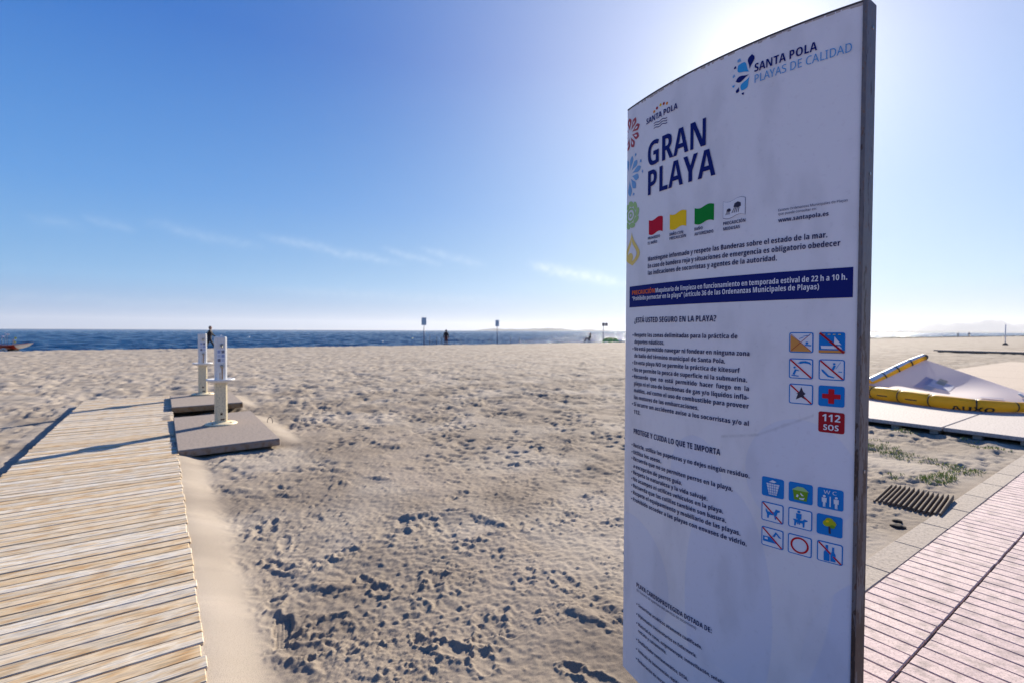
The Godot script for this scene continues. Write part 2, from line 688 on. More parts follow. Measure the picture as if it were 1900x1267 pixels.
func oval(c: Vector2, rx: float, ry: float, n := 20, turn := 0.0) -> PackedVector2Array:
	var p := PackedVector2Array()
	for k in n:
		p.append(c + Vector2(cos(TAU * k / n) * rx, sin(TAU * k / n) * ry).rotated(turn))
	return p

func drop(tip: Vector2, foot: Vector2, wide: float, n := 18) -> PackedVector2Array:   # a tear drop, pointed at tip
	var p := PackedVector2Array()
	var d := foot - tip
	var side := d.orthogonal().normalized()
	for k in n:
		var t := float(k) / (n - 1)
		p.append(tip + d * t + side * wide * sin(PI * pow(t, 1.9)) * 0.5)
	for k in range(n - 2, 0, -1):
		var t := float(k) / (n - 1)
		p.append(tip + d * t - side * wide * sin(PI * pow(t, 1.9)) * 0.5)
	return p

func bar(a: Vector2, b: Vector2, wide: float) -> PackedVector2Array:
	var n := (b - a).orthogonal().normalized() * wide * 0.5
	return PackedVector2Array([a + n, b + n, b - n, a - n])

func rect(x0: float, y0: float, x1: float, y1: float) -> PackedVector2Array:
	return PackedVector2Array([Vector2(x0, y0), Vector2(x1, y0), Vector2(x1, y1), Vector2(x0, y1)])

func round_rect(x0: float, y0: float, x1: float, y1: float, r: float) -> PackedVector2Array:
	var p := PackedVector2Array()
	for c in [[x1 - r, y0 + r, -90], [x1 - r, y1 - r, 0], [x0 + r, y1 - r, 90], [x0 + r, y0 + r, 180]]:
		for k in 5:
			var a := deg_to_rad(c[2] + k * 22.5)
			p.append(Vector2(c[0] + cos(a) * r, c[1] + sin(a) * r))
	return p

func ring(st: SurfaceTool, c: Vector2, r0: float, r1: float, out: float) -> void:
	for k in 32:
		var a := Vector2.from_angle(TAU * k / 32)
		var b := Vector2.from_angle(TAU * (k + 1) / 32)
		shape(st, PackedVector2Array([c + a * r0, c + a * r1, c + b * r1, c + b * r0]), out)

func clip_left(p: PackedVector2Array) -> Array:
	return Geometry2D.intersect_polygons(p, rect(0.002, 0.0, 1.0, 3.0))

var INK := {}

# one square pictogram; art is a list of [ink, polygon in a unit square]
func pictogram(parent: Node, s0: float, v1: float, ground: String, art: Array, label: String) -> void:
	var w := 0.065
	var h := 0.061
	var v0 := v1 - h
	var st := ink()
	shape(st, round_rect(s0, v0, s0 + w, v1, 0.006), 0.0010)
	var o := obj("pictogram", st.commit(), INK[ground if ground != "white" else "sky_blue"], parent)
	o.set_meta("label", label)
	if ground == "white":
		st = ink()
		shape(st, round_rect(s0 + .0032, v0 + .0032, s0 + w - .0032, v1 - .0032, 0.004), 0.0018)
		obj("field", st.commit(), INK.white, o)
	var layer := 0.0024
	for a in art:
		st = ink()
		var p := PackedVector2Array()
		for q in a[1]:
			p.append(Vector2(s0 + q.x * w, v0 + q.y * h))
		shape(st, p, layer)
		layer += 0.0002
		obj("symbol", st.commit(), INK[a[0]], o)

func figure(x: float, y: float, h: float) -> Array:      # the small standing man of the pictograms
	return [oval(Vector2(x, y + h * .9), h * .1, h * .1, 10), PackedVector2Array([Vector2(x - h * .17, y + h * .77), Vector2(x + h * .17, y + h * .77), Vector2(x + h * .15, y + h * .38), Vector2(x + h * .08, y + h * .4), Vector2(x + h * .08, y), Vector2(x + .01, y), Vector2(x, y + h * .34), Vector2(x - .01, y), Vector2(x - h * .08, y), Vector2(x - h * .08, y + h * .4), Vector2(x - h * .15, y + h * .38)])]

func panel_print() -> ImageTexture:
	var w := 384
	var h := 1040
	var im := Image.create(w, h, false, Image.FORMAT_RGB8)
	var n := noise(91, 0.012, 4)
	var n2 := noise(92, 0.09, 3)
	# pale blue drops printed large across the lower half: [s, v, radius s, radius v, tint]
	var blobs := [[.38, .985, .105, .145, .55], [.72, 1.06, .155, .175, .5], [.05, .50, .22, .24, .5], [.50, .56, .155, .42, .6], [1.0, .47, .265, .36, .75], [.42, .10, .42, .25, .35], [.10, .08, .18, .36, .35]]
	for y in h:
		var v := PANEL_TOP - (PANEL_TOP - PANEL_FOOT) * (y + .5) / h
		for x in w:
			var s := PANEL_W * (x + .5) / w
			var t := 0.0
			if v < 1.3:
				for b in blobs:
					var dx: float = (s - b[0]) / b[2]
					var dy: float = (v - b[1]) / b[3]
					var r: float = sqrt(dx * dx + dy * dy)
					t = lerpf(t, b[4], smoothstep(1.01, 0.99, r) * 0.85)
				# the white ribbon that runs between the drops
				var q: float = absf(s - (.66 + .11 * sin((v - .3) * 3.2)))
				if v < 0.82:
					t *= lerpf(0.25, 1.0, smoothstep(.045, .055, q))
			var c := Color(.87, .855, .865).lerp(Color(.70, .745, .875), t * 0.5)
			# grime: faint smears and specks of salt
			var g := n.get_noise_2d(x * 1.0, y * 0.45) * 0.5 + 0.5
			var k := n2.get_noise_2d(x, y)
			c = c.darkened(0.05 * smoothstep(.45, .8, g) + 0.025 * smoothstep(.35, .7, k))
			# one dark scuff across the middle
			var line := 1.169 + maxf(0.0, s - .60) * .52 - maxf(0.0, .60 - s) * .2
			if s > .48 and s < .76 and absf(v - line) < .007:
				c = c.darkened(0.13 * (1.0 - absf(v - line) / .007) * (.6 + .4 * k))
			im.set_pixel(x, y, c)
	return ImageTexture.create_from_image(im)

func rust_tex(seed_value: int) -> ImageTexture:
	var w := 64
	var h := 1024
	var im := Image.create(w, h, false, Image.FORMAT_RGB8)
	var n := noise(seed_value, 0.03, 4)
	var n2 := noise(seed_value + 1, 0.12, 3)
	for y in h:
		var v := 1.0 - y / float(h)     # up the post
		for x in w:
			var a := n.get_noise_2d(x * 1.5, y * 0.35)
			var b := n2.get_noise_2d(x * 1.2, y * 0.5)
			var c := Color(.36, .345, .36).lerp(Color(.42, .40, .40), clampf(b + .3, 0, 1))
			# old brown paint that has come off in flakes, mostly near the top
			var paint_left := smoothstep(-.06, .06, a + b * .45 + (0.40 - v) * 1.2)
			c = c.lerp(Color(.235, .155, .13).lerp(Color(.17, .115, .11), clampf(b * 1.5 + .5, 0, 1)), paint_left)
			if b > .42:
				c = c.lerp(Color(.42, .27, .20), .5)
			im.set_pixel(x, y, c)
	return ImageTexture.create_from_image(im)

func make_board() -> void:
	var t := thing("information_board", "tall curved white information board headed GRAN PLAYA at the promenade edge", "sign")
	INK = {
		"navy": paint(Color(.03, .10, .40), .6, 0, .3), "text": paint(Color(.06, .10, .31), .6, 0, .3), "sky_blue": paint(Color(.06, .47, .76), .6, 0, .3), "cyan": paint(Color(.22, .60, .82), .6, 0, .3),
		"thin": paint(Color(.30, .58, .80), .6, 0, .3), "red": paint(Color(.74, .07, .13), .6, 0, .3), "dark_red": paint(Color(.62, .08, .14), .6, 0, .3), "flag_red": paint(Color(.72, .03, .17), .6, 0, .3), "yellow": paint(Color(.93, .76, .08), .6, 0, .3), "green": paint(Color(.02, .49, .17), .6, 0, .3),
		"white": paint(Color(.86, .86, .88), .6, 0, .3), "orange": paint(Color(.83, .52, .13), .6, 0, .3), "amber": paint(Color(.90, .42, .12), .6, 0, .3), "petal_red": paint(Color(.66, .30, .33), .6, 0, .3), "petal_blue": paint(Color(.45, .63, .80), .6, 0, .3),
		"petal_green": paint(Color(.62, .75, .50), .6, 0, .3), "petal_yellow": paint(Color(.88, .78, .45), .6, 0, .3), "leaf": paint(Color(.66, .68, .10), .6, 0, .3), "olive": paint(Color(.42, .58, .13), .6, 0, .3), "dark": paint(Color(.12, .08, .20), .5), "sandy": paint(Color(.80, .55, .28), .6, 0, .3)}
	# the printed sheet, the dark body behind it and the two end posts
	var face := paint(Color.WHITE, .38)
	face.albedo_texture = panel_print()
	var st := begin()
	curved_slab(st, 0.0, PANEL_W, PANEL_FOOT, PANEL_TOP, 0.0, 0.004, 36)
	obj("panel", done(st), face, t)
	var steel := paint(Color(1, 1, 1), .55, 0.0)
	steel.albedo_texture = rust_tex(41)
	st = begin()
	curved_slab(st, 0.012, PANEL_W - 0.002, PANEL_FOOT + 0.01, PANEL_TOP - 0.008, -0.0045, 0.055, 24)
	obj("backing", done(st), steel, t)
	var rear := begin()
	curved_slab(rear, 0.14, 0.1525, -0.14, PANEL_TOP + 0.004, -0.061, 0.066, 1)
	obj("post", done(rear), steel, t)
	# the end post towards the promenade: a flat steel box, square to the paving
	st = begin()
	var plan := [Vector2(1.607, -.5725), Vector2(1.607, -.5625), Vector2(1.6085, -.5615), Vector2(1.671, -.5615), Vector2(1.672, -.5625), Vector2(1.672, -.5725)]
	for k in plan.size():
		var p: Vector2 = plan[k]
		var q: Vector2 = plan[(k + 1) % plan.size()]
		var u := k * .31
		var w := u + p.distance_to(q) * 9.0
		var quad := [[p, -.14, u], [q, -.14, w], [q, 2.432, w], [p, 2.432, u]]
		for i in [0, 2, 1, 0, 3, 2]:
			st.set_uv(Vector2(quad[i][2], 1.0 - maxf(quad[i][1], 0.0) / 2.44))
			st.add_vertex(Vector3(quad[i][0].x, quad[i][1], quad[i][0].y))
	for i in range(1, plan.size() - 1):
		for v in [plan[0], plan[i], plan[i + 1]]:
			st.set_uv(Vector2(.5, .01))
			st.add_vertex(Vector3(v.x, 2.432, v.y))
	var po := obj("post", done(st), steel, t)
	po.set_meta("label", "steel end post with brown paint flaking to bare grey metal")
	var chrome := paint(Color(.6, .58, .56), .35, .8)
	for v in [2.36, 1.95, 1.1, .42]:
		obj("screw", box_mesh(Vector3(1.645, v, -.5605), Vector3(.009, .009, .003), .001), chrome, po)
	st = begin()
	curved_slab(st, 0.0, PANEL_W + 0.001, PANEL_TOP + 0.0005, PANEL_TOP + 0.006, 0.001, 0.06, 36)
	obj("top_trim", done(st), paint(Color(.24, .20, .20), .6), t)
	# torn sealant under the top trim
	st = ink()
	for k in 60:
		var s := PANEL_W * (k + rng.randf()) / 60.0
		if rng.randf() < 0.75:
			shape(st, rect(s, PANEL_TOP - rng.randf_range(.003, .009), s + rng.randf_range(.006, .022), PANEL_TOP), 0.0008)
	obj("sealant", st.commit(), paint(Color(.66, .62, .60), .8), t).set_meta("kind", "stuff")

	var lettering := func(called: String, inks: String, lines: Array, weight := 700) -> void:
		var q := ink()
		for l in lines:
			write(q, l[0], l[1], l[2], l[3], l[4], weight)
		obj(called, q.commit(), INK[inks], t)
	lettering.call("title_lettering", "navy", [["GRAN", .139, .411, 2.148, .093], ["PLAYA", .141, .449, 2.036, .093]])
	lettering.call("slogan_lettering", "navy", [["SANTA POLA", .577, .753, 2.331, .0255]])
	lettering.call("slogan_lettering", "thin", [["PLAYAS DE CALIDAD", .578, .838, 2.296, .0255]], 400)
	lettering.call("town_lettering", "navy", [["SANTA POLA", .128, .290, 2.319, .0215]])
	lettering.call("caption_lettering", "text", [["PROHIBIDO", .144, .210, 1.861, .0105], ["EL BAÑO", .144, .195, 1.842, .0105], ["BAÑO CON", .259, .321, 1.857, .0105], ["PRECAUCIÓN", .259, .334, 1.842, .0105], ["BAÑO", .370, .403, 1.858, .0105], ["AUTORIZADO", .370, .444, 1.840, .0105], ["PRECAUCIÓN", .480, .555, 1.858, .0105], ["MEDUSAS", .480, .537, 1.840, .0105]])
	lettering.call("address_lettering", "text", [["Existen Ordenanzas Municipales de Playas", .655, .835, 1.8735, .0075], ["que puede consultar en:", .655, .759, 1.8615, .0075]], 400)
	lettering.call("address_lettering", "text", [["www.santapola.es", .655, .789, 1.8395, .0125]])
	lettering.call("notice_lettering", "text", [["Manténgase informado y respete las Banderas sobre el estado de la mar.", .145, .787, 1.7765, .0165], ["En caso de bandera roja y situaciones de emergencia es obligatorio obedecer", .145, .819, 1.749, .0165], ["las indicaciones de socorristas y agentes de la autoridad.", .146, .653, 1.722, .0165]])
	st = begin()
	curved_slab(st, .027, .851, 1.599, 1.6855, 0.0012, 0.001, 30)
	obj("notice_band", done(st), INK.navy, t)
	lettering.call("band_lettering", "amber", [["PRECAUCIÓN", .048, .185, 1.650, .0165]])
	lettering.call("band_lettering", "white", [["Maquinaria de limpieza en funcionamiento en temporada estival de 22 h a 10 h.", .190, .837, 1.650, .0165], ["\"Prohibido pernoctar en la playa\" (artículo 36 de las Ordenanzas Municipales de Playas)", .048, .768, 1.626, .0165]])
	lettering.call("heading_lettering", "text", [["¿ESTÁ USTED SEGURO EN LA PLAYA?", .064, .459, 1.535, .0205], ["PROTEGE Y CUIDA LO QUE TE IMPORTA", .066, .480, 1.080, .0205]])
	var rules := [["Respete las zonas delimitadas para la práctica de", .534, 1.4775, 1], ["deportes náuticos.", .238, 1.4495, 0], ["No está permitido navegar ni fondear en ninguna zona", .574, 1.4225, 1], ["de baño del término municipal de Santa Pola.", .493, 1.394, 0], ["En esta playa NO se permite la práctica de kitesurf", .543, 1.3655, 1], ["No se permite la pesca de superficie ni la submarina.", .568, 1.3365, 1], ["Recuerde  que  no  está  permitido  hacer  fuego  en  la", .574, 1.3085, 1], ["playa ni el uso de bombonas de gas y/o líquidos infla-", .574, 1.280, 0], ["mables, así como el uso de combustible para proveer", .574, 1.2515, 0], ["los motores de las embarcaciones.", .395, 1.223, 0], ["Si ocurre un accidente avise a los socorristas y/o al", .575, 1.195, 1], ["112.", .107, 1.163, 0]]
	var care := [["Recicla, utiliza las papeleras y no dejes ningún residuo.", .580, 1.0245, 1], ["Utiliza los aseos.", .228, .995, 1], ["Recuerda que no se permiten perros en la playa,", .525, .9685, 1], ["a excepción de perros guía.", .329, .938, 0], ["Respeta la naturaleza y la vida salvaje.", .435, .911, 1], ["No acampes ni utilices vehículos en la playa.", .493, .8835, 1], ["Recuerda que las colillas también son basura.", .504, .8555, 1], ["Respete el equipamiento y mobiliario de las playas.", .553, .8275, 1], ["Prohibido acceder a las playas con envases de vidrio.", .574, .799, 1]]
	for block in [rules, care]:
		st = ink()
		for l in block:
			write(st, l[0], .066, l[1], l[2], .0155)
			if l[3]:
				shape(st, oval(Vector2(.056, l[2] + .007), .003, .003, 10), 0.0024)
		obj("rule_lettering", st.commit(), INK.text, t)
	lettering.call("rescue_lettering", "text", [["PLAYA CARDIOPROTEGIDA DOTADA DE:", .094, .457, .4535, .0175]])
	lettering.call("rescue_lettering", "text", [["(En horario de apertura del servicio de socorrismo)", .095, .396, .436, .0105]], 400)
	st = ink()
	for l in [["Socorristas acuáticos altamente cualificado.", .420, .377, 1], ["Diplomados Universitarios en Enfermería.", .399, .335, 1], ["Material de curas, oxigenoterapia, inmovilización, señalización,", .545, .298, 1], ["rescate y salvamento.", .265, .2715, 0], ["Desfibrilador semiautomático, DESA.", .365, .230, 1], ["Vehículo de intervención rápida.", .330, .190, 1], ["Embarcación de rescate.", .270, .149, 1]]:
		write(st, l[0], .108, l[1], l[2], .0125)
		if l[3]:
			shape(st, oval(Vector2(.098, l[2] + .006), .003, .003, 10), 0.0024)
	obj("rescue_lettering", st.commit(), INK.text, t)

	# small town crest: five dots in an arc over three waves
	var dots := [["orange", .171, 2.3535], ["dark_red", .186, 2.361], ["yellow", .205, 2.366], ["dark_red", .222, 2.364], ["orange", .238, 2.3585]]
	for d in dots:
		st = ink()
		shape(st, oval(Vector2(d[1], d[2]), .0055, .0055, 12), .0012)
		obj("crest_dot", st.commit(), INK[d[0]], t)
	for k in 3:
		st = ink()
		for i in 10:
			var p := PackedVector2Array()
			for e in [[i, .0015], [i + 1, .0015], [i + 1, -.0015], [i, -.0015]]:
				var s: float = .170 + .07 * e[0] / 10.0
				p.append(Vector2(s, 2.307 - k * .0095 + .0025 * sin((s - .17) * 170.0) + e[1]))
			shape(st, p, .0012)
		obj("crest_wave", st.commit(), INK.navy, t)
	# splash of drops beside the slogan
	var lc := Vector2(.566, 2.334)
	for d in [["navy", Vector2(.561, 2.345), Vector2(.568, 2.392), .022], ["cyan", Vector2(.562, 2.338), Vector2(.524, 2.374), .032], ["navy", Vector2(.562, 2.332), Vector2(.516, 2.324), .020], ["cyan", Vector2(.563, 2.326), Vector2(.536, 2.288), .026], ["petal_blue", Vector2(.535, 2.382), Vector2(.522, 2.392), .013], ["navy", Vector2(.518, 2.366), Vector2(.511, 2.373), .010], ["petal_blue", Vector2(.516, 2.342), Vector2(.506, 2.345), .012], ["navy", Vector2(.528, 2.304), Vector2(.520, 2.285), .012], ["navy", Vector2(.545, 2.280), Vector2(.538, 2.274), .010], ["cyan", Vector2(.514, 2.315), Vector2(.506, 2.309), .009]]:
		st = ink()
		shape(st, drop(d[1], d[2], d[3]), .0012 + .0001 * rng.randf())
		obj("logo_drop", st.commit(), INK[d[0]], t)
	# the four ornaments cut by the seaward edge
	var petal := func(inks: String, poly: PackedVector2Array, out := .0012) -> void:
		for piece in clip_left(poly):
			var q := ink()
			shape(q, piece, out)
			obj("ornament_petal", q.commit(), INK[inks], t)
	var c0 := Vector2(.020, 2.320)
	for k in 9:
		var d := Vector2.from_angle(TAU * k / 9 + .25)
		petal.call("petal_red", drop(c0 + d * .012, c0 + d * .068, .027))
		petal.call("white", drop(c0 + d * .030, c0 + d * .055, .008), .002)
	c0 = Vector2(.018, 2.150)
	for d in [[75, .016, .078, .022], [42, .018, .072, .026], [10, .016, .080, .024], [-22, .018, .07, .026], [-55, .016, .078, .026], [-85, .018, .090, .026], [105, .016, .07, .022]]:
		var e := Vector2.from_angle(deg_to_rad(d[0]))
		petal.call("petal_blue", drop(c0 + e * d[1], c0 + e * d[2], d[3]))
	for d in [[26, .075, .09], [-5, .082, .092], [-70, .082, .096], [60, .074, .09]]:
		var e := Vector2.from_angle(deg_to_rad(d[0]))
		petal.call("petal_blue", drop(c0 + e * d[1], c0 + e * d[2], .014))
	c0 = Vector2(.030, 1.982)
	for k in 9:
		var d := Vector2.from_angle(TAU * k / 9 + .1)
		petal.call("petal_green", oval(c0 + d * .045, .019, .011, 14, d.angle() + 1.15))
	for k in 28:
		var a := Vector2.from_angle(TAU * k / 28)
		var b := Vector2.from_angle(TAU * (k + 1) / 28)
		petal.call("petal_green", PackedVector2Array([c0 + a * .022, c0 + a * .031, c0 + b * .031, c0 + b * .022]))
		petal.call("petal_green", PackedVector2Array([c0 + a * .006, c0 + a * .013, c0 + b * .013, c0 + b * .006]))
	petal.call("petal_yellow", drop(Vector2(.038, 1.915), Vector2(.046, 1.772), .100))
	petal.call("white", drop(Vector2(.040, 1.880), Vector2(.046, 1.790), .060), .002)
	petal.call("petal_yellow", oval(Vector2(.032, 1.806), .019, .019, 20), .0026)

	# warning flags
	var flags := [["flag_red", .147], ["yellow", .258], ["green", .369], ["navy", .478]]
	for f in flags:
		var up := PackedVector2Array()
		for i in 13:
			var u := i / 12.0
			up.append(Vector2(f[1] + .076 * u, 1.937 + .005 * sin(u * TAU + PI) + .001))
		for i in range(12, -1, -1):
			var u := i / 12.0
			up.append(Vector2(f[1] + .076 * u, 1.882 + .005 * sin(u * TAU + PI)))
		st = ink()
		shape(st, up, .0010)
		var fl := obj("warning_flag", st.commit(), INK[f[0]], t)
		if f[0] == "navy":
			var inner := PackedVector2Array()
			for q in up:
				inner.append((q - Vector2(.516, 1.9095)) * Vector2(.972, .965) + Vector2(.516, 1.9095))
			st = ink()
			shape(st, inner, .0018)
			obj("flag_field", st.commit(), INK.white, fl)
			st = ink()
			for j in [[.498, 1.902, .6], [.527, 1.913, 1.0]]:
				var jc := Vector2(j[0], j[1])
				var k: float = j[2]
				shape(st, PackedVector2Array([jc + Vector2(-.012, 0) * k, jc + Vector2(-.009, .011) * k, jc + Vector2(.002, .016) * k, jc + Vector2(.012, .011) * k, jc + Vector2(.013, .0) * k, jc + Vector2(.004, -.003) * k]), .0025)
				for e in 4:
					shape(st, bar(jc + Vector2(-.008 + e * .005, -.001) * k, jc + Vector2(-.017 + e * .007, -.019) * k, .0022 * k), .0026)
			obj("jellyfish", st.commit(), INK.dark, fl)

	# pictograms
	var V := func(list: Array) -> PackedVector2Array:
		var p := PackedVector2Array()
		for i in range(0, list.size(), 2):
			p.append(Vector2(list[i], list[i + 1]))
		return p
	var no := ["red", bar(Vector2(.07, .93), Vector2(.93, .07), .07)]
	pictogram(t, .691, 1.499, "white", [["sandy", V.call([.06, .06, .93, .06, .06, .88])], ["dark_red", bar(Vector2(.10, .10), Vector2(.88, .92), .025)], ["dark_red", bar(Vector2(.08, .90), Vector2(.92, .08), .02)], ["sky_blue", oval(Vector2(.74, .48), .06, .06)], ["sky_blue", bar(Vector2(.66, .38), Vector2(.92, .36), .06)], ["sky_blue", bar(Vector2(.42, .68), Vector2(.60, .76), .03)], ["sky_blue", bar(Vector2(.60, .80), Vector2(.85, .86), .03)]], "orange and white bathing zone pictogram")
	pictogram(t, .770, 1.4995, "sky_blue", [["sandy", rect(.0, .03, .99, .15)], ["white", V.call([.08, .36, .80, .36, .90, .22, .10, .22])], ["white", V.call([.58, .42, .86, .42, .60, .80])], ["yellow", rect(.14, .88, .24, .91)], ["yellow", rect(.34, .88, .44, .91)], ["yellow", rect(.54, .88, .64, .91)], ["yellow", rect(.74, .88, .84, .91)], ["dark_red", bar(Vector2(.03, .97), Vector2(.97, .03), .09)]], "blue sailing boat pictogram struck through in red")
	pictogram(t, .6915, 1.4205, "white", [["sky_blue", V.call([.36, .78, .50, .87, .70, .89, .88, .83, .94, .68, .82, .76, .62, .78, .48, .74])], ["sky_blue", bar(Vector2(.20, .20), Vector2(.30, .46), .09)], ["sky_blue", oval(Vector2(.24, .55), .05, .05)], ["sky_blue", bar(Vector2(.12, .16), Vector2(.42, .13), .05)], ["sky_blue", bar(Vector2(.28, .44), Vector2(.42, .40), .05)], no], "struck-through kite surfer pictogram")
	pictogram(t, .7705, 1.421, "white", [["sky_blue", V.call([.10, .52, .18, .50, .40, .24, .62, .16, .60, .11, .36, .16, .14, .40])], ["sky_blue", bar(Vector2(.54, .50), Vector2(.62, .72), .09)], ["sky_blue", oval(Vector2(.60, .79), .05, .05)], ["thin", bar(Vector2(.66, .56), Vector2(.84, .88), .02)], ["thin", bar(Vector2(.76, .42), Vector2(.90, .42), .05)], no], "struck-through diver and angler pictogram")
	pictogram(t, .6925, 1.3435, "white", [["dark", V.call([.30, .22, .38, .52, .30, .50, .44, .62, .52, .86, .60, .64, .70, .54, .62, .46, .70, .24, .52, .36])], no], "struck-through camp fire pictogram")
	pictogram(t, .771, 1.344, "sky_blue", [["red", V.call([.39, .15, .61, .15, .61, .39, .85, .39, .85, .61, .61, .61, .61, .85, .39, .85, .39, .61, .15, .61, .15, .39, .39, .39])]], "red cross on blue first aid pictogram")
	pictogram(t, .772, 1.267, "dark_red", [], "red square reading 112 SOS in white")
	st = ink()
	write(st, "112", .782, .827, 1.2395, .0205)
	write(st, "SOS", .785, .823, 1.2135, .0165)
	obj("emergency_lettering", st.commit(), INK.white, t)
	var basket := [["white", V.call([.22, .70, .80, .70, .68, .12, .34, .12])]]
	for k in 4:
		basket.append(["sky_blue", bar(Vector2(.33 + k * .11, .70), Vector2(.39 + k * .075, .12), .018)])
		basket.append(["sky_blue", bar(Vector2(.24, .60 - k * .13), Vector2(.78, .60 - k * .13), .02)])
	basket.append(["white", V.call([.34, .78, .50, .90, .68, .84, .58, .76])])
	pictogram(t, .618, 1.0415, "sky_blue", basket, "white waste basket on blue pictogram")
	pictogram(t, .696, 1.042, "sky_blue", [["olive", V.call([.18, .62, .82, .62, .76, .14, .24, .14])], ["petal_green", V.call([.14, .62, .86, .62, .62, .82, .38, .82])], ["white", V.call([.50, .54, .64, .40, .57, .38, .50, .46])], ["white", V.call([.36, .44, .43, .40, .40, .28, .32, .30])], ["white", V.call([.46, .20, .64, .20, .68, .32, .60, .28, .46, .27])]], "green recycling bag on blue pictogram")
	var wc := [["white", rect(.475, .12, .525, .62)]]
	for x in [.27, .73]:
		for p in figure(x, .08, .58):
			wc.append(["white", p])
	pictogram(t, .773, 1.042, "sky_blue", wc, "blue WC pictogram with two white figures")
	st = ink()
	write(st, "W C", .789, .821, 1.0255, .0105, 400, .0030)
	obj("toilet_lettering", st.commit(), INK.white, t)
	pictogram(t, .618, .962, "white", [["sky_blue", V.call([.20, .66, .26, .60, .30, .52, .60, .56, .66, .72, .84, .68, .84, .60, .74, .56, .70, .40, .68, .18, .62, .18, .58, .38, .38, .36, .34, .18, .27, .18, .26, .40, .20, .52])], no], "struck-through dog pictogram")
	var guide := [["sky_blue", V.call([.20, .44, .28, .46, .60, .44, .68, .54, .82, .50, .80, .44, .70, .40, .68, .12, .62, .12, .60, .30, .36, .30, .32, .12, .26, .12, .26, .36])]]
	for p in figure(.45, .22, .70):
		guide.append(["sky_blue", p])
	pictogram(t, .696, .963, "white", guide, "person with guide dog pictogram")
	pictogram(t, .772, .963, "sky_blue", [["dark", bar(Vector2(.52, .12), Vector2(.50, .52), .08)], ["leaf", oval(Vector2(.40, .60), .16, .16, 9)], ["leaf", oval(Vector2(.60, .62), .17, .17, 8)], ["leaf", oval(Vector2(.50, .76), .16, .13, 9)], ["olive", oval(Vector2(.62, .48), .10, .09, 8)], ["yellow", oval(Vector2(.42, .70), .07, .06, 7)]], "yellow green tree on blue pictogram")
	pictogram(t, .619, .882, "white", [["sky_blue", V.call([.08, .24, .08, .52, .50, .52, .60, .38, .70, .36, .70, .24])], ["white", rect(.16, .36, .30, .46)], ["sky_blue", V.call([.50, .58, .66, .86, .92, .58, .80, .58, .68, .74, .62, .58])], no], "struck-through camper van and tent pictogram")
	pictogram(t, .696, .882, "white", [], "red ring on white no entry pictogram")
	st = ink()
	ring(st, Vector2(.7285, .8515), .0195, .0248, .0024)
	obj("ring_symbol", st.commit(), INK.red, t)
	pictogram(t, .774, .883, "white", [["sky_blue", V.call([.27, .08, .27, .50, .34, .62, .34, .86, .44, .86, .44, .62, .50, .50, .50, .08])], ["sky_blue", V.call([.53, .10, .53, .46, .59, .58, .59, .80, .67, .80, .67, .58, .73, .46, .73, .10])], no], "struck-through glass bottles pictogram")


# ---------------------------------------------------------------- boardwalk, promenade, platforms
var grain: NoiseTexture2D
var blotch: NoiseTexture2D
var specks: NoiseTexture2D
var relief: NoiseTexture2D

func make_boardwalk() -> void:
	var root := Node3D.new()
	root.name = numbered("boardwalk")
	root.set_meta("kind", "structure")
	add_child(root)
	var tones := [Color(.84, .80, .735), Color(.83, .765, .665), Color(.81, .775, .72), Color(.87, .845, .80), Color(.82, .74, .62), Color(.84, .795, .725), Color(.86, .82, .755), Color(.79, .735, .65)]
	var woods := []
	for k in tones.size():
		var m := worn(tones[k], .85, grain, Vector3(.55, 9.0, 11.0), relief, .12)
		m.uv1_offset = Vector3(k * .37, k * .21, k * .173)
		m.detail_enabled = true
		m.detail_albedo = blotch
		m.detail_blend_mode = BaseMaterial3D.BLEND_MODE_MUL
		m.detail_uv_layer = BaseMaterial3D.DETAIL_UV_2
		m.uv2_triplanar = true
		m.uv2_world_triplanar = true
		m.uv2_scale = Vector3(.9, 1.0, 3.5)
		m.uv2_offset = Vector3(k * .11, 0, k * .29)
		woods.append(m)
	var shapes := []
	for k in 7:
		shapes.append(box_mesh(Vector3.ZERO, Vector3(1.40 + .004 * k - .01, .028, .0955 - .0007 * k), .004))
	var z := -1.34
	var i := 0
	while z > -12.75:
		var o := obj("plank", shapes[rng.randi() % 7], woods[rng.randi() % woods.size()], root)
		o.position = Vector3(-.565 + rng.randf_range(-.006, .006), .086 + rng.randf_range(-.0022, .0022), z)
		o.rotation = Vector3(rng.randf_range(-.014, .014), rng.randf_range(-.0015, .0015), rng.randf_range(-.0015, .0015))
		z -= .0985 + rng.randf_range(-.0015, .0025)
		i += 1
	for x in [-1.15, -.57, .02]:
		obj("bearer", box_mesh(Vector3(x, .03, -7.05), Vector3(.07, .08, 11.5), .004), woods[7], root)

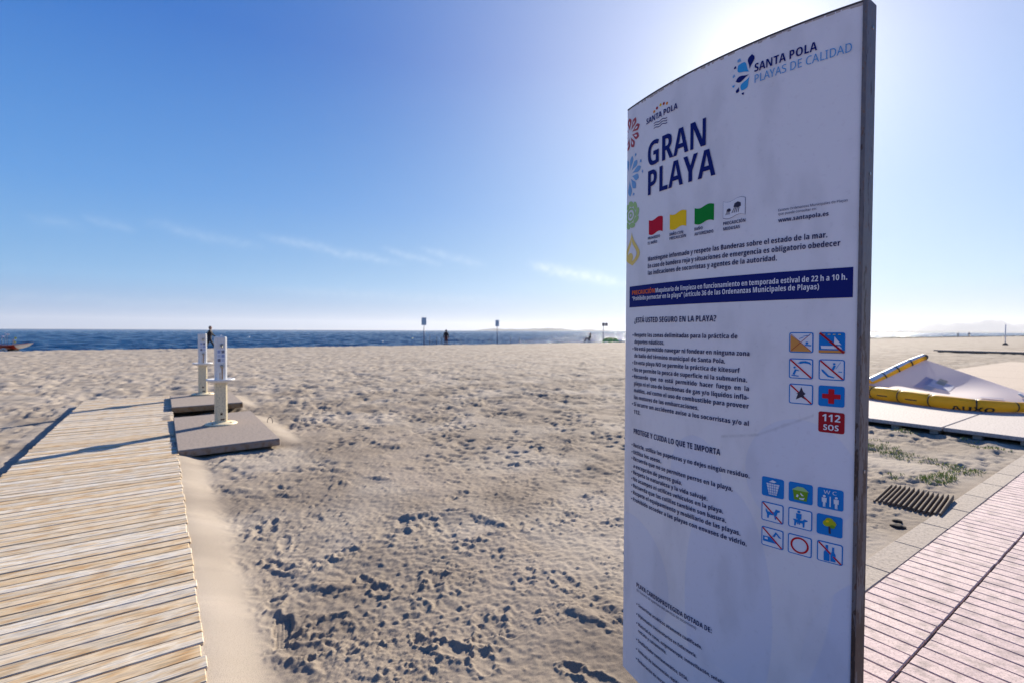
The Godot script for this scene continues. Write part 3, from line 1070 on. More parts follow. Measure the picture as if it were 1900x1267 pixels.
func make_promenade() -> void:
	# concrete bed under the paving; the bars of pink paving and the kerb stones are pieces of their own
	var bed := begin()
	box(bed, Vector3(60, -.125, 3.9), Vector3(240, .22, 10.0), .002)
	var root := structure("promenade", done(bed), worn(lin(.10, .085, .085), .95, specks, Vector3(1.5, 1.5, 1.5)))
	var pinks := []
	for c in [Color(.80, .705, .69), Color(.82, .725, .705), Color(.775, .68, .67), Color(.805, .705, .695)]:
		var pm := worn(c, .8, specks, Vector3(2.3, 2.3, 2.3), relief, .10)
		pm.detail_enabled = true          # old stains and trodden-in sand
		pm.detail_albedo = specks
		pm.detail_blend_mode = BaseMaterial3D.BLEND_MODE_MUL
		pm.detail_uv_layer = BaseMaterial3D.DETAIL_UV_2
		pm.uv2_triplanar = true
		pm.uv2_world_triplanar = true
		pm.uv2_scale = Vector3(.22, .22, .22)
		pinks.append(pm)
	var shapes := []
	for k in 3:
		shapes.append(box_mesh(Vector3.ZERO, Vector3(.0915 - .001 * k, .03, .345), .003))
	for row in 3:
		var z := -.935 + .356 * row
		var x := 1.30 + .031 * row
		var last: float = [10.4, 9.2, 6.6][row]
		while x < last:
			var o := obj("paving_bar", shapes[rng.randi() % 3], pinks[rng.randi() % 4], root)
			o.position = Vector3(x, -.0155 + rng.randf_range(-.0012, .0012), z + rng.randf_range(-.0015, .0015))
			x += .0985
	# paving past the pieces: one sheet
	var rest := begin()
	box(rest, Vector3(92, -.0155, -.935 + .356 * 1.5 + .17), Vector3(163.0, .03, 2.1), .003)
	box(rest, Vector3(60, -.0155, 5.0), Vector3(238, .03, 7.5), .003)
	box(rest, Vector3(-29.5, -.0155, .2), Vector3(60.0, .03, 2.0), .003)
	var sheet := obj("paving", done(rest), pinks[1], root)
	sheet.set_meta("kind", "stuff")
	var stone := []
	for c in [Color(.63, .58, .535), Color(.65, .60, .55), Color(.61, .565, .52)]:
		stone.append(worn(c, .9, specks, Vector3(1.1, 1.1, 1.1), relief, .25))
	var ks := box_mesh(Vector3.ZERO, Vector3(.596, .20, .165), .006)
	for k in range(-6, 40):
		var o := obj("kerb_stone", ks, stone[rng.randi() % 3], root)
		o.position = Vector3(1.0 + k * .6, -.1005 + rng.randf_range(-.002, .002), -1.1935 + rng.randf_range(-.002, .002))
		o.rotation.y = rng.randf_range(-.004, .004)

func make_platforms() -> void:
	# wide platform of concrete panels on blocks
	var root := Node3D.new()
	root.name = numbered("concrete_platform")
	root.set_meta("kind", "structure")
	add_child(root)
	var pale := [worn(Color(.69, .65, .63), .85, specks, Vector3(.8, .8, .8), relief, .12), worn(Color(.71, .67, .645), .85, specks, Vector3(.7, .7, .7), relief, .12), worn(Color(.68, .64, .615), .85, specks, Vector3(.9, .9, .9), relief, .12)]
	var dusty := worn(Color(.70, .63, .565), .95, specks, Vector3(.5, .5, .5), relief, .3)
	for i in 6:
		for j in 2:
			var far := i > 0
			var m := box_mesh(Vector3.ZERO, Vector3(3.985, .055, 2.185 if j == 0 else 3.26), .006)
			var o := obj("platform_panel", m, dusty if far else pale[(i + j) % 3], root)
			o.position = Vector3(9.3 + 2.0 + i * 4.0, .0925, -1.1 if j == 0 else -3.84)
	var bl := box_mesh(Vector3.ZERO, Vector3(.14, .075, .10), .006)
	for k in 11:
		var o := obj("block", bl, pale[0], root)
		o.position = Vector3(9.46, .028, -.4 - .48 * k)
	# a second, lower walkway further along the beach
	var w := Node3D.new()
	w.name = numbered("walkway")
	w.set_meta("kind", "structure")
	add_child(w)
	for k in 10:
		var o := obj("walkway_panel", box_mesh(Vector3.ZERO, Vector3(2.0, .10, 1.985), .008), dusty, w)
		o.position = Vector3(50.2, .13, -11.3 + k * 2.0)
	for k in 5:
		obj("bearer", box_mesh(Vector3(49.5 + k * .35, .035, -2.3), Vector3(.12, .11, 19.6), .006), dusty, w)


# ---------------------------------------------------------------- foot showers on their slabs
func octagon(st: SurfaceTool, y0: float, y1: float, hx: float, hz: float, cut: float, top_scale := 1.0) -> void:
	var ringp := func(y: float, k: float) -> Array:
		var a := hx * k
		var b := hz * k
		var out := []
		for p in [[a, b - cut], [a - cut, b], [-a + cut, b], [-a, b - cut], [-a, -b + cut], [-a + cut, -b], [a - cut, -b], [a, -b + cut]]:
			out.append(Vector3(p[0], y, p[1]))
		return out
	var lo: Array = ringp.call(y0, 1.0)
	var hi: Array = ringp.call(y1, top_scale)
	var mid := Vector3(0, (y0 + y1) / 2.0, 0)
	for k in 8:
		var n := (k + 1) % 8
		quad_out(st, lo[k], lo[n], hi[n], hi[k], mid)
		tri_out(st, hi[k], hi[n], Vector3(0, y1, 0), mid)
		tri_out(st, lo[k], lo[n], Vector3(0, y0, 0), mid)

func foot_shower(at: Vector3, label: String, loud: float) -> void:
	var t := thing("foot_shower", label, "beach shower", at, 0.0, "foot showers on slabs")
	var white := worn(Color(.88, .875, .865), .4, specks, Vector3(2.0, 2.0, 2.0))
	var cream := worn(Color(.90, .835, .69), .5, specks, Vector3(1.4, .7, 1.4))
	var rusty := paint(Color(.60, .44, .28), .8)
	var st := begin(false)
	lathe(st, [Vector2(.0, .0), Vector2(.205, .0), Vector2(.21, .008), Vector2(.19, .024), Vector2(.09, .040), Vector2(.0, .042)], 28)
	obj("base_flange", done(st), cream, t)
	st = begin()
	octagon(st, .036, .60, .078, .078, .022)
	obj("lower_column", done(st), cream, t)
	st = begin()
	octagon(st, .640, 1.245, .076, .076, .020)
	octagon(st, 1.245, 1.256, .076, .076, .020, .88)
	var up := obj("upper_column", done(st), white, t)
	st = begin(false)
	lathe(st, [Vector2(.0, .598), Vector2(.10, .598), Vector2(.165, .618), Vector2(.182, .640), Vector2(.182, .654), Vector2(.168, .656), Vector2(.14, .640), Vector2(.0, .640)], 28)
	obj("soap_ring", done(st), white, t)
	# fittings look to the promenade and the boardwalk
	st = begin(false)
	var steel := paint(Color(.62, .60, .56), .3, .9)
	tube(st, [Vector3(.01, 1.14, .07), Vector3(.01, 1.14, .105)], [.021, .018], 12)
	tube(st, [Vector3(.01, 1.135, .10), Vector3(.01, 1.10, .115)], [.009, .007], 8)
	obj("spout", done(st), steel, up)
	st = begin(false)
	tube(st, [Vector3(.01, .84, .07), Vector3(.01, .84, .095)], [.024, .022], 12)
	obj("push_button", done(st), steel, up)
	# printed notice with little pictures
	var note := obj("notice", box_mesh(Vector3(0, .985, .0775), Vector3(.108, .20, .002), .0005), paint(Color(.83, .845, .88), .4), up)
	for r in 3:
		for c in 2:
			obj("notice_picture", box_mesh(Vector3(-.024 + c * .048, 1.045 - r * .06, .0792), Vector3(.038, .043, .0012), .0003), paint([Color(.54, .59, .74), Color(.70, .73, .80), Color(.42, .43, .50)][(r + c * 2) % 3], .5), note)
	# rust that has run from the button and from the flange screws
	st = begin()
	box(st, Vector3(.012, .735, .0768), Vector3(.016, .17, .0012), .0004)
	box(st, Vector3(-.014, .70, .0768), Vector3(.008, .10, .0012), .0004)
	obj("rust_run", done(st), rusty, up)
	st = begin()
	box(st, Vector3(.012, .075, .0786), Vector3(.05, .02, .0012), .0004)
	box(st, Vector3(.0, .155, .0786), Vector3(.028, .030, .0012), .0004)
	obj("rust_spot", done(st), paint(Color(.24, .13, .07), .85), t)
	for k in 4:
		var a := PI / 4 + k * PI / 2
		st = begin(false)
		lathe(st, [Vector2(.013, .024), Vector2(.013, .036), Vector2(.0, .037)], 6, Vector3(cos(a) * .16, 0, sin(a) * .16))
		obj("bolt", done(st), rusty, t)

func slab(mid: Vector3, size: Vector3, tilt: Vector3, label: String, tone: Color, edge_tone: Color) -> void:
	var t := thing("shower_slab", label, "concrete slab", mid, 0.0, "slabs under the foot showers")
	t.rotation = tilt
	var st := begin()
	box(st, Vector3.ZERO, size, .008)
	obj("slab_body", done(st), worn(tone, .85, specks, Vector3(.8, .8, .8), relief, .2), t)
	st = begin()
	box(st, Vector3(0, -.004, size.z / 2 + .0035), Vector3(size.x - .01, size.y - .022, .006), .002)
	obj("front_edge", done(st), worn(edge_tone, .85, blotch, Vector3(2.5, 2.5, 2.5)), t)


# ---------------------------------------------------------------- kites
func curve(points: Array, n: int) -> Array:
	var c := Curve3D.new()
	for i in points.size():
		var a: Vector3 = points[maxi(i - 1, 0)]
		var b: Vector3 = points[mini(i + 1, points.size() - 1)]
		c.add_point(points[i], -(b - a) / 6.0, (b - a) / 6.0)
	var out := []
	for k in n + 1:
		out.append(c.sample_baked(c.get_baked_length() * k / n, true))
	return out

func sheet(st: SurfaceTool, rows: Array) -> void:
	for i in rows.size() - 1:
		for j in rows[i].size() - 1:
			var a: Vector3 = rows[i][j]
			var b: Vector3 = rows[i][j + 1]
			var c: Vector3 = rows[i + 1][j + 1]
			var d: Vector3 = rows[i + 1][j]
			for t in [[a, b, c], [a, c, d]]:
				for p in t:
					st.add_vertex(p)

func make_kite() -> void:
	var t := thing("kite", "yellow and white inflatable surf kite lying on the pale concrete platform", "kite")
	var yellow := paint(Color(.97, .735, .035), .5)
	yellow.backlight_enabled = true
	yellow.backlight = Color(.95, .85, .5)
	var seam := paint(Color(.22, .23, .22), .6)
	var cloth := paint(Color(.74, .70, .72), .6)
	cloth.backlight_enabled = true
	cloth.backlight = Color(.8, .78, .79)
	var white := paint(Color(.86, .85, .83), .55)
	# leading edge: from the landward tip along the platform, round the far bend and up to the raised tip
	var way := curve([Vector3(12.75, .20, -1.45), Vector3(12.20, .215, -1.80), Vector3(11.80, .225, -2.20), Vector3(11.70, .235, -2.70), Vector3(11.86, .243, -3.22), Vector3(12.02, .25, -3.66), Vector3(12.22, .252, -4.10), Vector3(12.55, .30, -4.45)], 60)
	var rad := func(u: float) -> float: return lerpf(.080, .132, smoothstep(0.0, .75, u))
	var cuts := [0, 7, 13, 22, 32, 41, 50, 60]
	for k in cuts.size() - 1:
		var st := begin(false)
		var p := []
		var r := []
		for i in range(cuts[k], cuts[k + 1] + 1):
			p.append(way[i])
			var bulge := 1.0 - 0.05 * pow(absf(2.0 * (i - cuts[k]) / float(cuts[k + 1] - cuts[k]) - 1.0), 3.0)
			r.append(rad.call(i / 60.0) * bulge)
		tube(st, p, r, 20)
		obj("tube_segment", done(st), yellow, t)
		if k > 0:
			var c: Vector3 = way[cuts[k]]
			var d: Vector3 = (way[cuts[k] + 1] - way[cuts[k] - 1]).normalized() * .010
			st = begin(false)
			var q: float = rad.call(cuts[k] / 60.0) * 0.985
			tube(st, [c - d, c + d], [q, q], 20)
			obj("seam_band", done(st), seam, t)
	# the other arm rises to the tip
	var arm := curve([Vector3(12.42, .40, -4.16), Vector3(12.72, .60, -3.94), Vector3(13.01, .81, -3.71), Vector3(13.28, .985, -3.47)], 24)
	var ar := func(u: float) -> float: return lerpf(.120, .060, u)
	for k in 4:
		var st := begin(false)
		var p := []
		var r := []
		for i in range(k * 6, k * 6 + 7):
			p.append(arm[i])
			r.append(ar.call(i / 24.0))
		tube(st, p, r, 16)
		obj("tube_segment", done(st), yellow, t)
		# white strip along the top of each segment
		st = begin(false)
		var rows := []
		for i in range(k * 6, k * 6 + 7):
			var d: Vector3 = (arm[mini(i + 1, 24)] - arm[maxi(i - 1, 0)]).normalized()
			var side := d.cross(Vector3.UP).normalized()
			var up := side.cross(d)
			var row := []
			for a in 6:
				var ang := deg_to_rad(lerpf(-55, 60, a / 5.0))
				row.append(arm[i] + (up * cos(ang) + side * sin(ang)) * (ar.call(i / 24.0) + .004))
			rows.append(row)
		sheet(st, rows)
		obj("white_strip", done(st), white, t)
		if k > 0:
			st = begin(false)
			var d: Vector3 = (arm[k * 6 + 1] - arm[k * 6 - 1]).normalized() * .012
			var q: float = ar.call(k * 6 / 24.0) + .006
			tube(st, [arm[k * 6] - d, arm[k * 6] + d], [q, q], 16)
			obj("seam_band", done(st), seam, t)
	var cap := begin(false)
	tube(cap, [arm[24] - Vector3(.02, .01, -.02), arm[24] + Vector3(.03, .012, -.03)], [.066, .050], 12)
	obj("tip_cap", done(cap), seam, t)
	cap = begin(false)
	tube(cap, [arm[24] + Vector3(.0, -.08, .02), arm[24] + Vector3(.10, -.15, .09)], [.03, .012], 8)
	obj("tip_strap", done(cap), seam, t)
	# canopy: from the long tube to a line from the raised tip to the landward tip
	var rows := []
	for i in 41:
		var u := i / 40.0
		var at := lerpf(2.0, 57.0, u)
		var a: Vector3 = way[int(at)].lerp(way[mini(int(at) + 1, 60)], at - int(at)) + Vector3(.03, rad.call(at / 60.0) * .92, -.01)
		var b: Vector3
		if u < 0.78:
			b = Vector3(12.80, .27, -1.50).lerp(arm[24] - Vector3(0, .05, 0), pow(u / 0.78, 0.95))
		else:
			b = arm[int(lerpf(24, 3, (u - 0.78) / 0.22))] - Vector3(0, .06, 0)
		var row := []
		for j in 13:
			var w := j / 12.0
			var p := a.lerp(b, w)
			p.y += sin(w * PI) * (.05 * sin(u * 9.0) - .04) * sin(PI * clampf(u, .02, .98))
			row.append(p)
		rows.append(row)
	var st := begin(false)
	sheet(st, rows)
	var can := obj("canopy", done(st), cloth, t)
	# pale prints on the canopy
	var prints := [[20, 26, 4, 7, Color(.72, .74, .78)], [25, 27, 2, 7, Color(.66, .61, .68)], [22, 24, 6, 8, Color(.74, .68, .54)], [23, 25, 2, 4, Color(.48, .60, .66)], [10, 14, 1, 2, Color(.58, .58, .66)]]
	var lift := .008
	for q in prints:
		st = begin(false)
		var sub := []
		for i in range(q[0], q[1] + 1):
			var row := []
			for j in range(q[2], q[3] + 1):
				row.append(rows[i][j] + Vector3(-.55, .8, .1).normalized() * lift)
			sub.append(row)
		sheet(st, sub)
		lift += .0025
		var dye := paint(q[4], .6)
		dye.backlight_enabled = true
		dye.backlight = Color(.8, .78, .79)
		obj("canopy_print", done(st), dye, can)
	var valve := begin(false)
	tube(valve, [rows[6][5] + Vector3(-.03, .02, 0), rows[7][6] + Vector3(-.02, .05, .0)], [.022, .022], 8)
	obj("pull_tab", done(valve), white, can)
	# lettering low on the long tube, half rolled under it
	for w in [["AUXO", 27.0, 18.5, .105, -68.0]]:
		var d := text_arrays(w[0], 700)
		var q := ink()
		for i in d.i:
			var p: Vector3 = d.v[i]
			var u: float = lerpf(w[1], w[2], (p.x - d.lo) / (d.hi - d.lo))
			var ci: Vector3 = way[int(u)].lerp(way[int(u) + 1], u - int(u))
			var dir: Vector3 = (way[int(u) + 1] - way[int(u)]).normalized()
			var side := Vector3.UP.cross(dir).normalized()
			if side.x > 0:
				side = -side
			var r: float = rad.call(u / 60.0) + .008
			var ang: float = deg_to_rad(w[4]) + (p.y - d.base) * w[3] / r
			q.set_normal((side * cos(ang) + Vector3.UP * sin(ang)))
			q.add_vertex(ci + (side * cos(ang) + Vector3.UP * sin(ang)) * r)
		obj("kite_lettering", q.commit(), seam, t)
	# two short dark marks and the black patch by the bend
	for m in [[35.0, 38.5, -14.0, 5.0], [44.0, 47.5, -14.0, 5.0], [54.5, 57.5, 22.0, 26.0]]:
		var q := begin(false)
		var rr := []
		for k in 9:
			var u: float = lerpf(m[0], m[1], k / 8.0)
			var ci: Vector3 = way[int(u)].lerp(way[mini(int(u) + 1, 60)], u - int(u))
			var dir: Vector3 = (way[mini(int(u) + 1, 60)] - way[int(u)]).normalized()
			var side := Vector3.UP.cross(dir).normalized()
			if side.x > 0:
				side = -side
			var r: float = rad.call(u / 60.0) + .003
			var row := []
			for a in 5:
				var ang := deg_to_rad(m[2] + lerpf(-m[3], m[3], a / 4.0))
				row.append(ci + (side * cos(ang) + Vector3.UP * sin(ang)) * r)
			rr.append(row)
		sheet(q, rr)
		obj("tube_mark", done(q), seam, t)

func make_green_kite() -> void:
	var t := thing("kite", "green inflatable surf kite lying on the sand near the water", "kite", Vector3(50.0, 0.0, -46.9), deg_to_rad(35.4) * -1.0)
	var green := paint(Color(.10, .40, .08), .5)
	var light := paint(Color(.58, .76, .42), .6)
	light.backlight_enabled = true
	light.backlight = Color(.2, .3, .12)
	var way := curve([Vector3(-1.25, .10, .25), Vector3(-.95, .42, .05), Vector3(-.4, .52, -.1), Vector3(.2, .50, -.1), Vector3(.75, .46, 0.0)], 24)
	var st := begin(false)
	var r := []
	for i in way.size():
		r.append(lerpf(.08, .11, sin(PI * i / 24.0)))
	tube(st, way, r, 12)
	obj("leading_edge", done(st), green, t)
	st = begin(false)
	var rows := []
	for i in way.size():
		var row := []
		for j in 7:
			var w := j / 6.0
			var p: Vector3 = way[i].lerp(Vector3(way[i].x * 1.1 + .1, .06, way[i].z + .55), w)
			p.y += .05 * sin(w * 5.0 + i * .5)
			row.append(p)
		rows.append(row)
	sheet(st, rows)
	obj("canopy", done(st), light, t)
	for x in [-.55, .15]:
		st = begin(false)
		tube(st, [Vector3(x, .5, -.05), Vector3(x + .12, .10, .55)], [.07, .04], 10)
		obj("strut", done(st), green, t)
	st = begin(false)
	tube(st, [Vector3(.8, .12, .3), Vector3(1.2, .12, .3), Vector3(1.45, .08, .35)], [.10, .11, .05], 10)
	obj("white_reflection", done(st), paint(Color(.82, .84, .78), .6), t)  # white reflection at the right end, painted as a pale tube


# ---------------------------------------------------------------- people
# bones: [from, to, radius, radius, colour]; one skin over all of them
func body_mesh(bones: Array, cell: float, blend: float, extra: Array = []) -> ArrayMesh:
	var lo := Vector3(1e9, 1e9, 1e9)
	var hi := -lo
	for b in bones:
		for e in 2:
			var r: float = b[2 + e] + 0.06
			lo = lo.min(b[e] - Vector3.ONE * r)
			hi = hi.max(b[e] + Vector3.ONE * r)
	var n := Vector3i(((hi - lo) / cell).ceil()) + Vector3i.ONE
	var field := PackedFloat32Array()
	field.resize(n.x * n.y * n.z)
	for b in bones:
		var a: Vector3 = b[0]
		var d: Vector3 = b[1] - a
		var dd := maxf(d.length_squared(), 1e-6)
		var reach: float = maxf(b[2], b[3]) + 0.09
		var i0 := Vector3i(((a.min(b[1]) - Vector3.ONE * reach - lo) / cell).floor()).clamp(Vector3i.ZERO, n - Vector3i.ONE)
		var i1 := Vector3i(((a.max(b[1]) + Vector3.ONE * reach - lo) / cell).ceil()).clamp(Vector3i.ZERO, n - Vector3i.ONE)
		for z in range(i0.z, i1.z + 1):
			for y in range(i0.y, i1.y + 1):
				for x in range(i0.x, i1.x + 1):
					var p := lo + Vector3(x, y, z) * cell
					var t := clampf((p - a).dot(d) / dd, 0, 1)
					var dist := (p - a - d * t).length() - lerpf(b[2], b[3], t)
					field[(z * n.y + y) * n.x + x] += exp(-dist / blend)
	var at := {}
	var verts := PackedVector3Array()
	var cols := PackedColorArray()
	var ix := PackedInt32Array()
	var step := [1, n.x, n.x * n.y]
	for z in n.z - 1:
		for y in n.y - 1:
			for x in n.x - 1:
				var o := (z * n.y + y) * n.x + x
				var sum := Vector3.ZERO
				var cnt := 0
				for ax in 3:
					var u: int = step[(ax + 1) % 3]
					var w: int = step[(ax + 2) % 3]
					for c in 4:
						var s: int = o + (u if c & 1 else 0) + (w if c & 2 else 0)
						var f0 := field[s] - 1.0
						var f1 := field[s + step[ax]] - 1.0
						if (f0 > 0.0) != (f1 > 0.0):
							var q := Vector3.ZERO
							q[ax] = f0 / (f0 - f1)
							q[(ax + 1) % 3] = 1.0 if c & 1 else 0.0
							q[(ax + 2) % 3] = 1.0 if c & 2 else 0.0
							sum += q
							cnt += 1
				if cnt:
					var p := lo + (Vector3(x, y, z) + sum / cnt) * cell
					at[o] = verts.size()
					verts.append(p)
					var best := 1e9
					var col := Color.BLACK
					for b in bones:
						var d: Vector3 = b[1] - b[0]
						var t := clampf((p - b[0]).dot(d) / maxf(d.length_squared(), 1e-6), 0, 1)
						var dist: float = (p - b[0] - d * t).length() - lerpf(b[2], b[3], t)
						if dist < best:
							best = dist
							col = b[4]
					cols.append(col)
	for o in at:
		for ax in 3:
			var u: int = step[(ax + 1) % 3]
			var w: int = step[(ax + 2) % 3]
			var f0: float = field[o] - 1.0
			var f1: float = field[o + step[ax]] - 1.0
			if (f0 > 0.0) != (f1 > 0.0) and at.has(o - u) and at.has(o - w) and at.has(o - u - w):
				var q := [at[o], at[o - u], at[o - u - w], at[o - w]]
				if f0 > 0.0:
					ix.append_array(PackedInt32Array([q[0], q[2], q[1], q[0], q[3], q[2]]))
				else:
					ix.append_array(PackedInt32Array([q[0], q[1], q[2], q[0], q[2], q[3]]))
	var arr := []
	arr.resize(Mesh.ARRAY_MAX)
	arr[Mesh.ARRAY_VERTEX] = verts
	arr[Mesh.ARRAY_COLOR] = cols
	arr[Mesh.ARRAY_INDEX] = ix
	var am := ArrayMesh.new()
	am.add_surface_from_arrays(Mesh.PRIMITIVE_TRIANGLES, arr)
	var st := SurfaceTool.new()
	st.begin(Mesh.PRIMITIVE_TRIANGLES)
	st.append_from(am, 0, Transform3D.IDENTITY)
	for e in extra:      # fingers, rooted in the palm
		var q := begin(false)
		q.set_color(e[4])
		tube(q, [e[0], e[1]], [e[2], e[3]], 6)
		st.append_from(q.commit(), 0, Transform3D.IDENTITY)
	st.generate_normals()
	return st.commit()

func fingers(wrist: Vector3, tip: Vector3, skin: Color, out: Array) -> void:
	var d := (tip - wrist).normalized()
	var side := d.cross(Vector3(0, 0, 1)).normalized()
	if side.length() < .5:
		side = Vector3.RIGHT
	var across := d.cross(side)
	for k in 4:
		var a := tip + across * (.027 - .018 * k)
		out.append([a - d * .01, a + d * [.060, .070, .066, .052][k] + side * .014, .0095, .007, skin])
	out.append([wrist + d * .03 + across * .03, wrist + d * .075 + across * .062, .011, .008, skin])

func person(at: Vector3, turn: float, label: String, cloth_top: Color, cloth_low: Color, shin: Color, skin: Color, hair: Color, height: float, stride: float, seated := false) -> Node3D:
	var t := thing("person", label, "person", at, turn)
	var h := height
	var b := []
	var f := []
	var hip := Vector3(0, .52 * h, 0)
	if seated:
		hip = Vector3(0, .22, 0)
	var lean := Vector3(0, 0, .03) if not seated else Vector3(0, 0, -.10)
	var chest := hip + Vector3(0, .20 * h, 0) + lean
	var neck := hip + Vector3(0, .305 * h, 0) + lean * 1.5
	var head := neck + Vector3(0, .075 * h, .02)
	b.append([hip + Vector3(-.05, 0, 0), hip + Vector3(.05, 0, 0), .125, .125, cloth_low])
	b.append([hip + Vector3(0, .06, 0), chest, .125, .145, cloth_top])
	b.append([chest + Vector3(-.08, 0, 0), chest + Vector3(.08, 0, 0), .12, .12, cloth_top])
	b.append([neck + Vector3(-.13, -.05, 0), neck + Vector3(.13, -.05, 0), .065, .065, cloth_top])
	b.append([neck - Vector3(0, .03, 0), neck + Vector3(0, .05, .005), .058, .055, skin])
	b.append([head + Vector3(0, .0, .01), head + Vector3(0, .065, 0), .072, .082, skin])
	b.append([head + Vector3(0, .05, .075), head + Vector3(0, .02, .095), .012, .016, skin])      # nose
	b.append([head + Vector3(0, .085, -.02), head + Vector3(0, .03, -.045), .082, .070, hair])
	for s in [-1.0, 1.0]:
		b.append([head + Vector3(s * .082, .04, 0), head + Vector3(s * .084, .02, 0), .014, .012, skin])   # ears
		var sh := neck + Vector3(s * .17, -.055, 0)
		var el: Vector3
		var wr: Vector3
		if seated:
			el = sh + Vector3(s * .06, -.25, .06)
			wr = el + Vector3(-s * .05, -.05, .23)
		else:
			el = sh + Vector3(s * .08, -.27, s * stride * .16 - .02)
			wr = el + Vector3(s * .05, -.22, s * stride * .20 + .07)
		b.append([sh, el, .058, .046, cloth_top])
		b.append([el, wr, .045, .031, cloth_top])
		var palm := wr + (wr - el).normalized() * .085
		b.append([wr, palm, .030, .036, skin])
		fingers(wr, palm, skin, f)
		var hj := hip + Vector3(s * .085, -.03, 0)
		var kn: Vector3
		var an: Vector3
		if seated:
			kn = hj + Vector3(s * .05, .22, .40)
			an = kn + Vector3(0, -.40, .20)
		else:
			kn = hj + Vector3(s * .015, -.235 * h, -s * stride * .22 + .03)
			an = kn + Vector3(0, -.235 * h, -s * stride * .26 - .04)
			an.y = .085
		b.append([hj, kn, .090, .060, cloth_low])
		b.append([kn, kn.lerp(an, .35), .056, .058, shin])
		b.append([kn.lerp(an, .35), an, .058, .038, shin])
		var foot := Color(.05, .05, .06)
		b.append([an + Vector3(0, -.035, -.04), an + Vector3(0, -.045, .13), .042, .034, foot])
	var m := paint(Color.WHITE, .8)
	m.vertex_color_use_as_albedo = true
	for q in b:       # loose clothes
		if q[2] > .03:
			q[2] *= 1.18
			q[3] *= 1.18
	obj("body", body_mesh(b, .026, .014, f), m, t)
	return t


# ---------------------------------------------------------------- small things on the beach
func make_notice_post(at: Vector3, height: float, wide: float, tall: float, label: String) -> void:
	var t := thing("notice_post", label, "sign", at, deg_to_rad(-35.4))
	var st := begin(false)
	tube(st, [Vector3(0, -.3, 0), Vector3(0, height * .60, 0)], [.045, .045], 10)
	obj("lower_post", done(st), paint(Color(.09, .18, .36), .5), t)
	st = begin(false)
	tube(st, [Vector3(0, height * .60, 0), Vector3(0, height, 0)], [.034, .034], 10)
	obj("upper_post", done(st), paint(Color(.66, .64, .66), .45), t)
	st = begin()
	box(st, Vector3(0, height - .06 - tall / 2, .055), Vector3(wide, tall, .025), .01)
	var p := obj("notice_panel", done(st), paint(Color(.52, .62, .72), .45), t)
	st = begin()
	box(st, Vector3(0, height - .06 - tall / 2, .0695), Vector3(wide - .08, tall - .08, .003), .001)
	obj("notice_face", done(st), paint(Color(.58, .68, .76), .4), p)

func stake(at: Vector3, h: float, label: String) -> void:
	var st := begin(false)
	tube(st, [Vector3(0, -.2, 0), Vector3(rng.randf_range(-.03, .03), h, 0)], [.028, .022], 7)
	var o := obj("stake", done(st), paint(Color(.30, .30, .31), .7))
	o.position = at
	tag(o, label, "stake", "thin stakes at the water line")

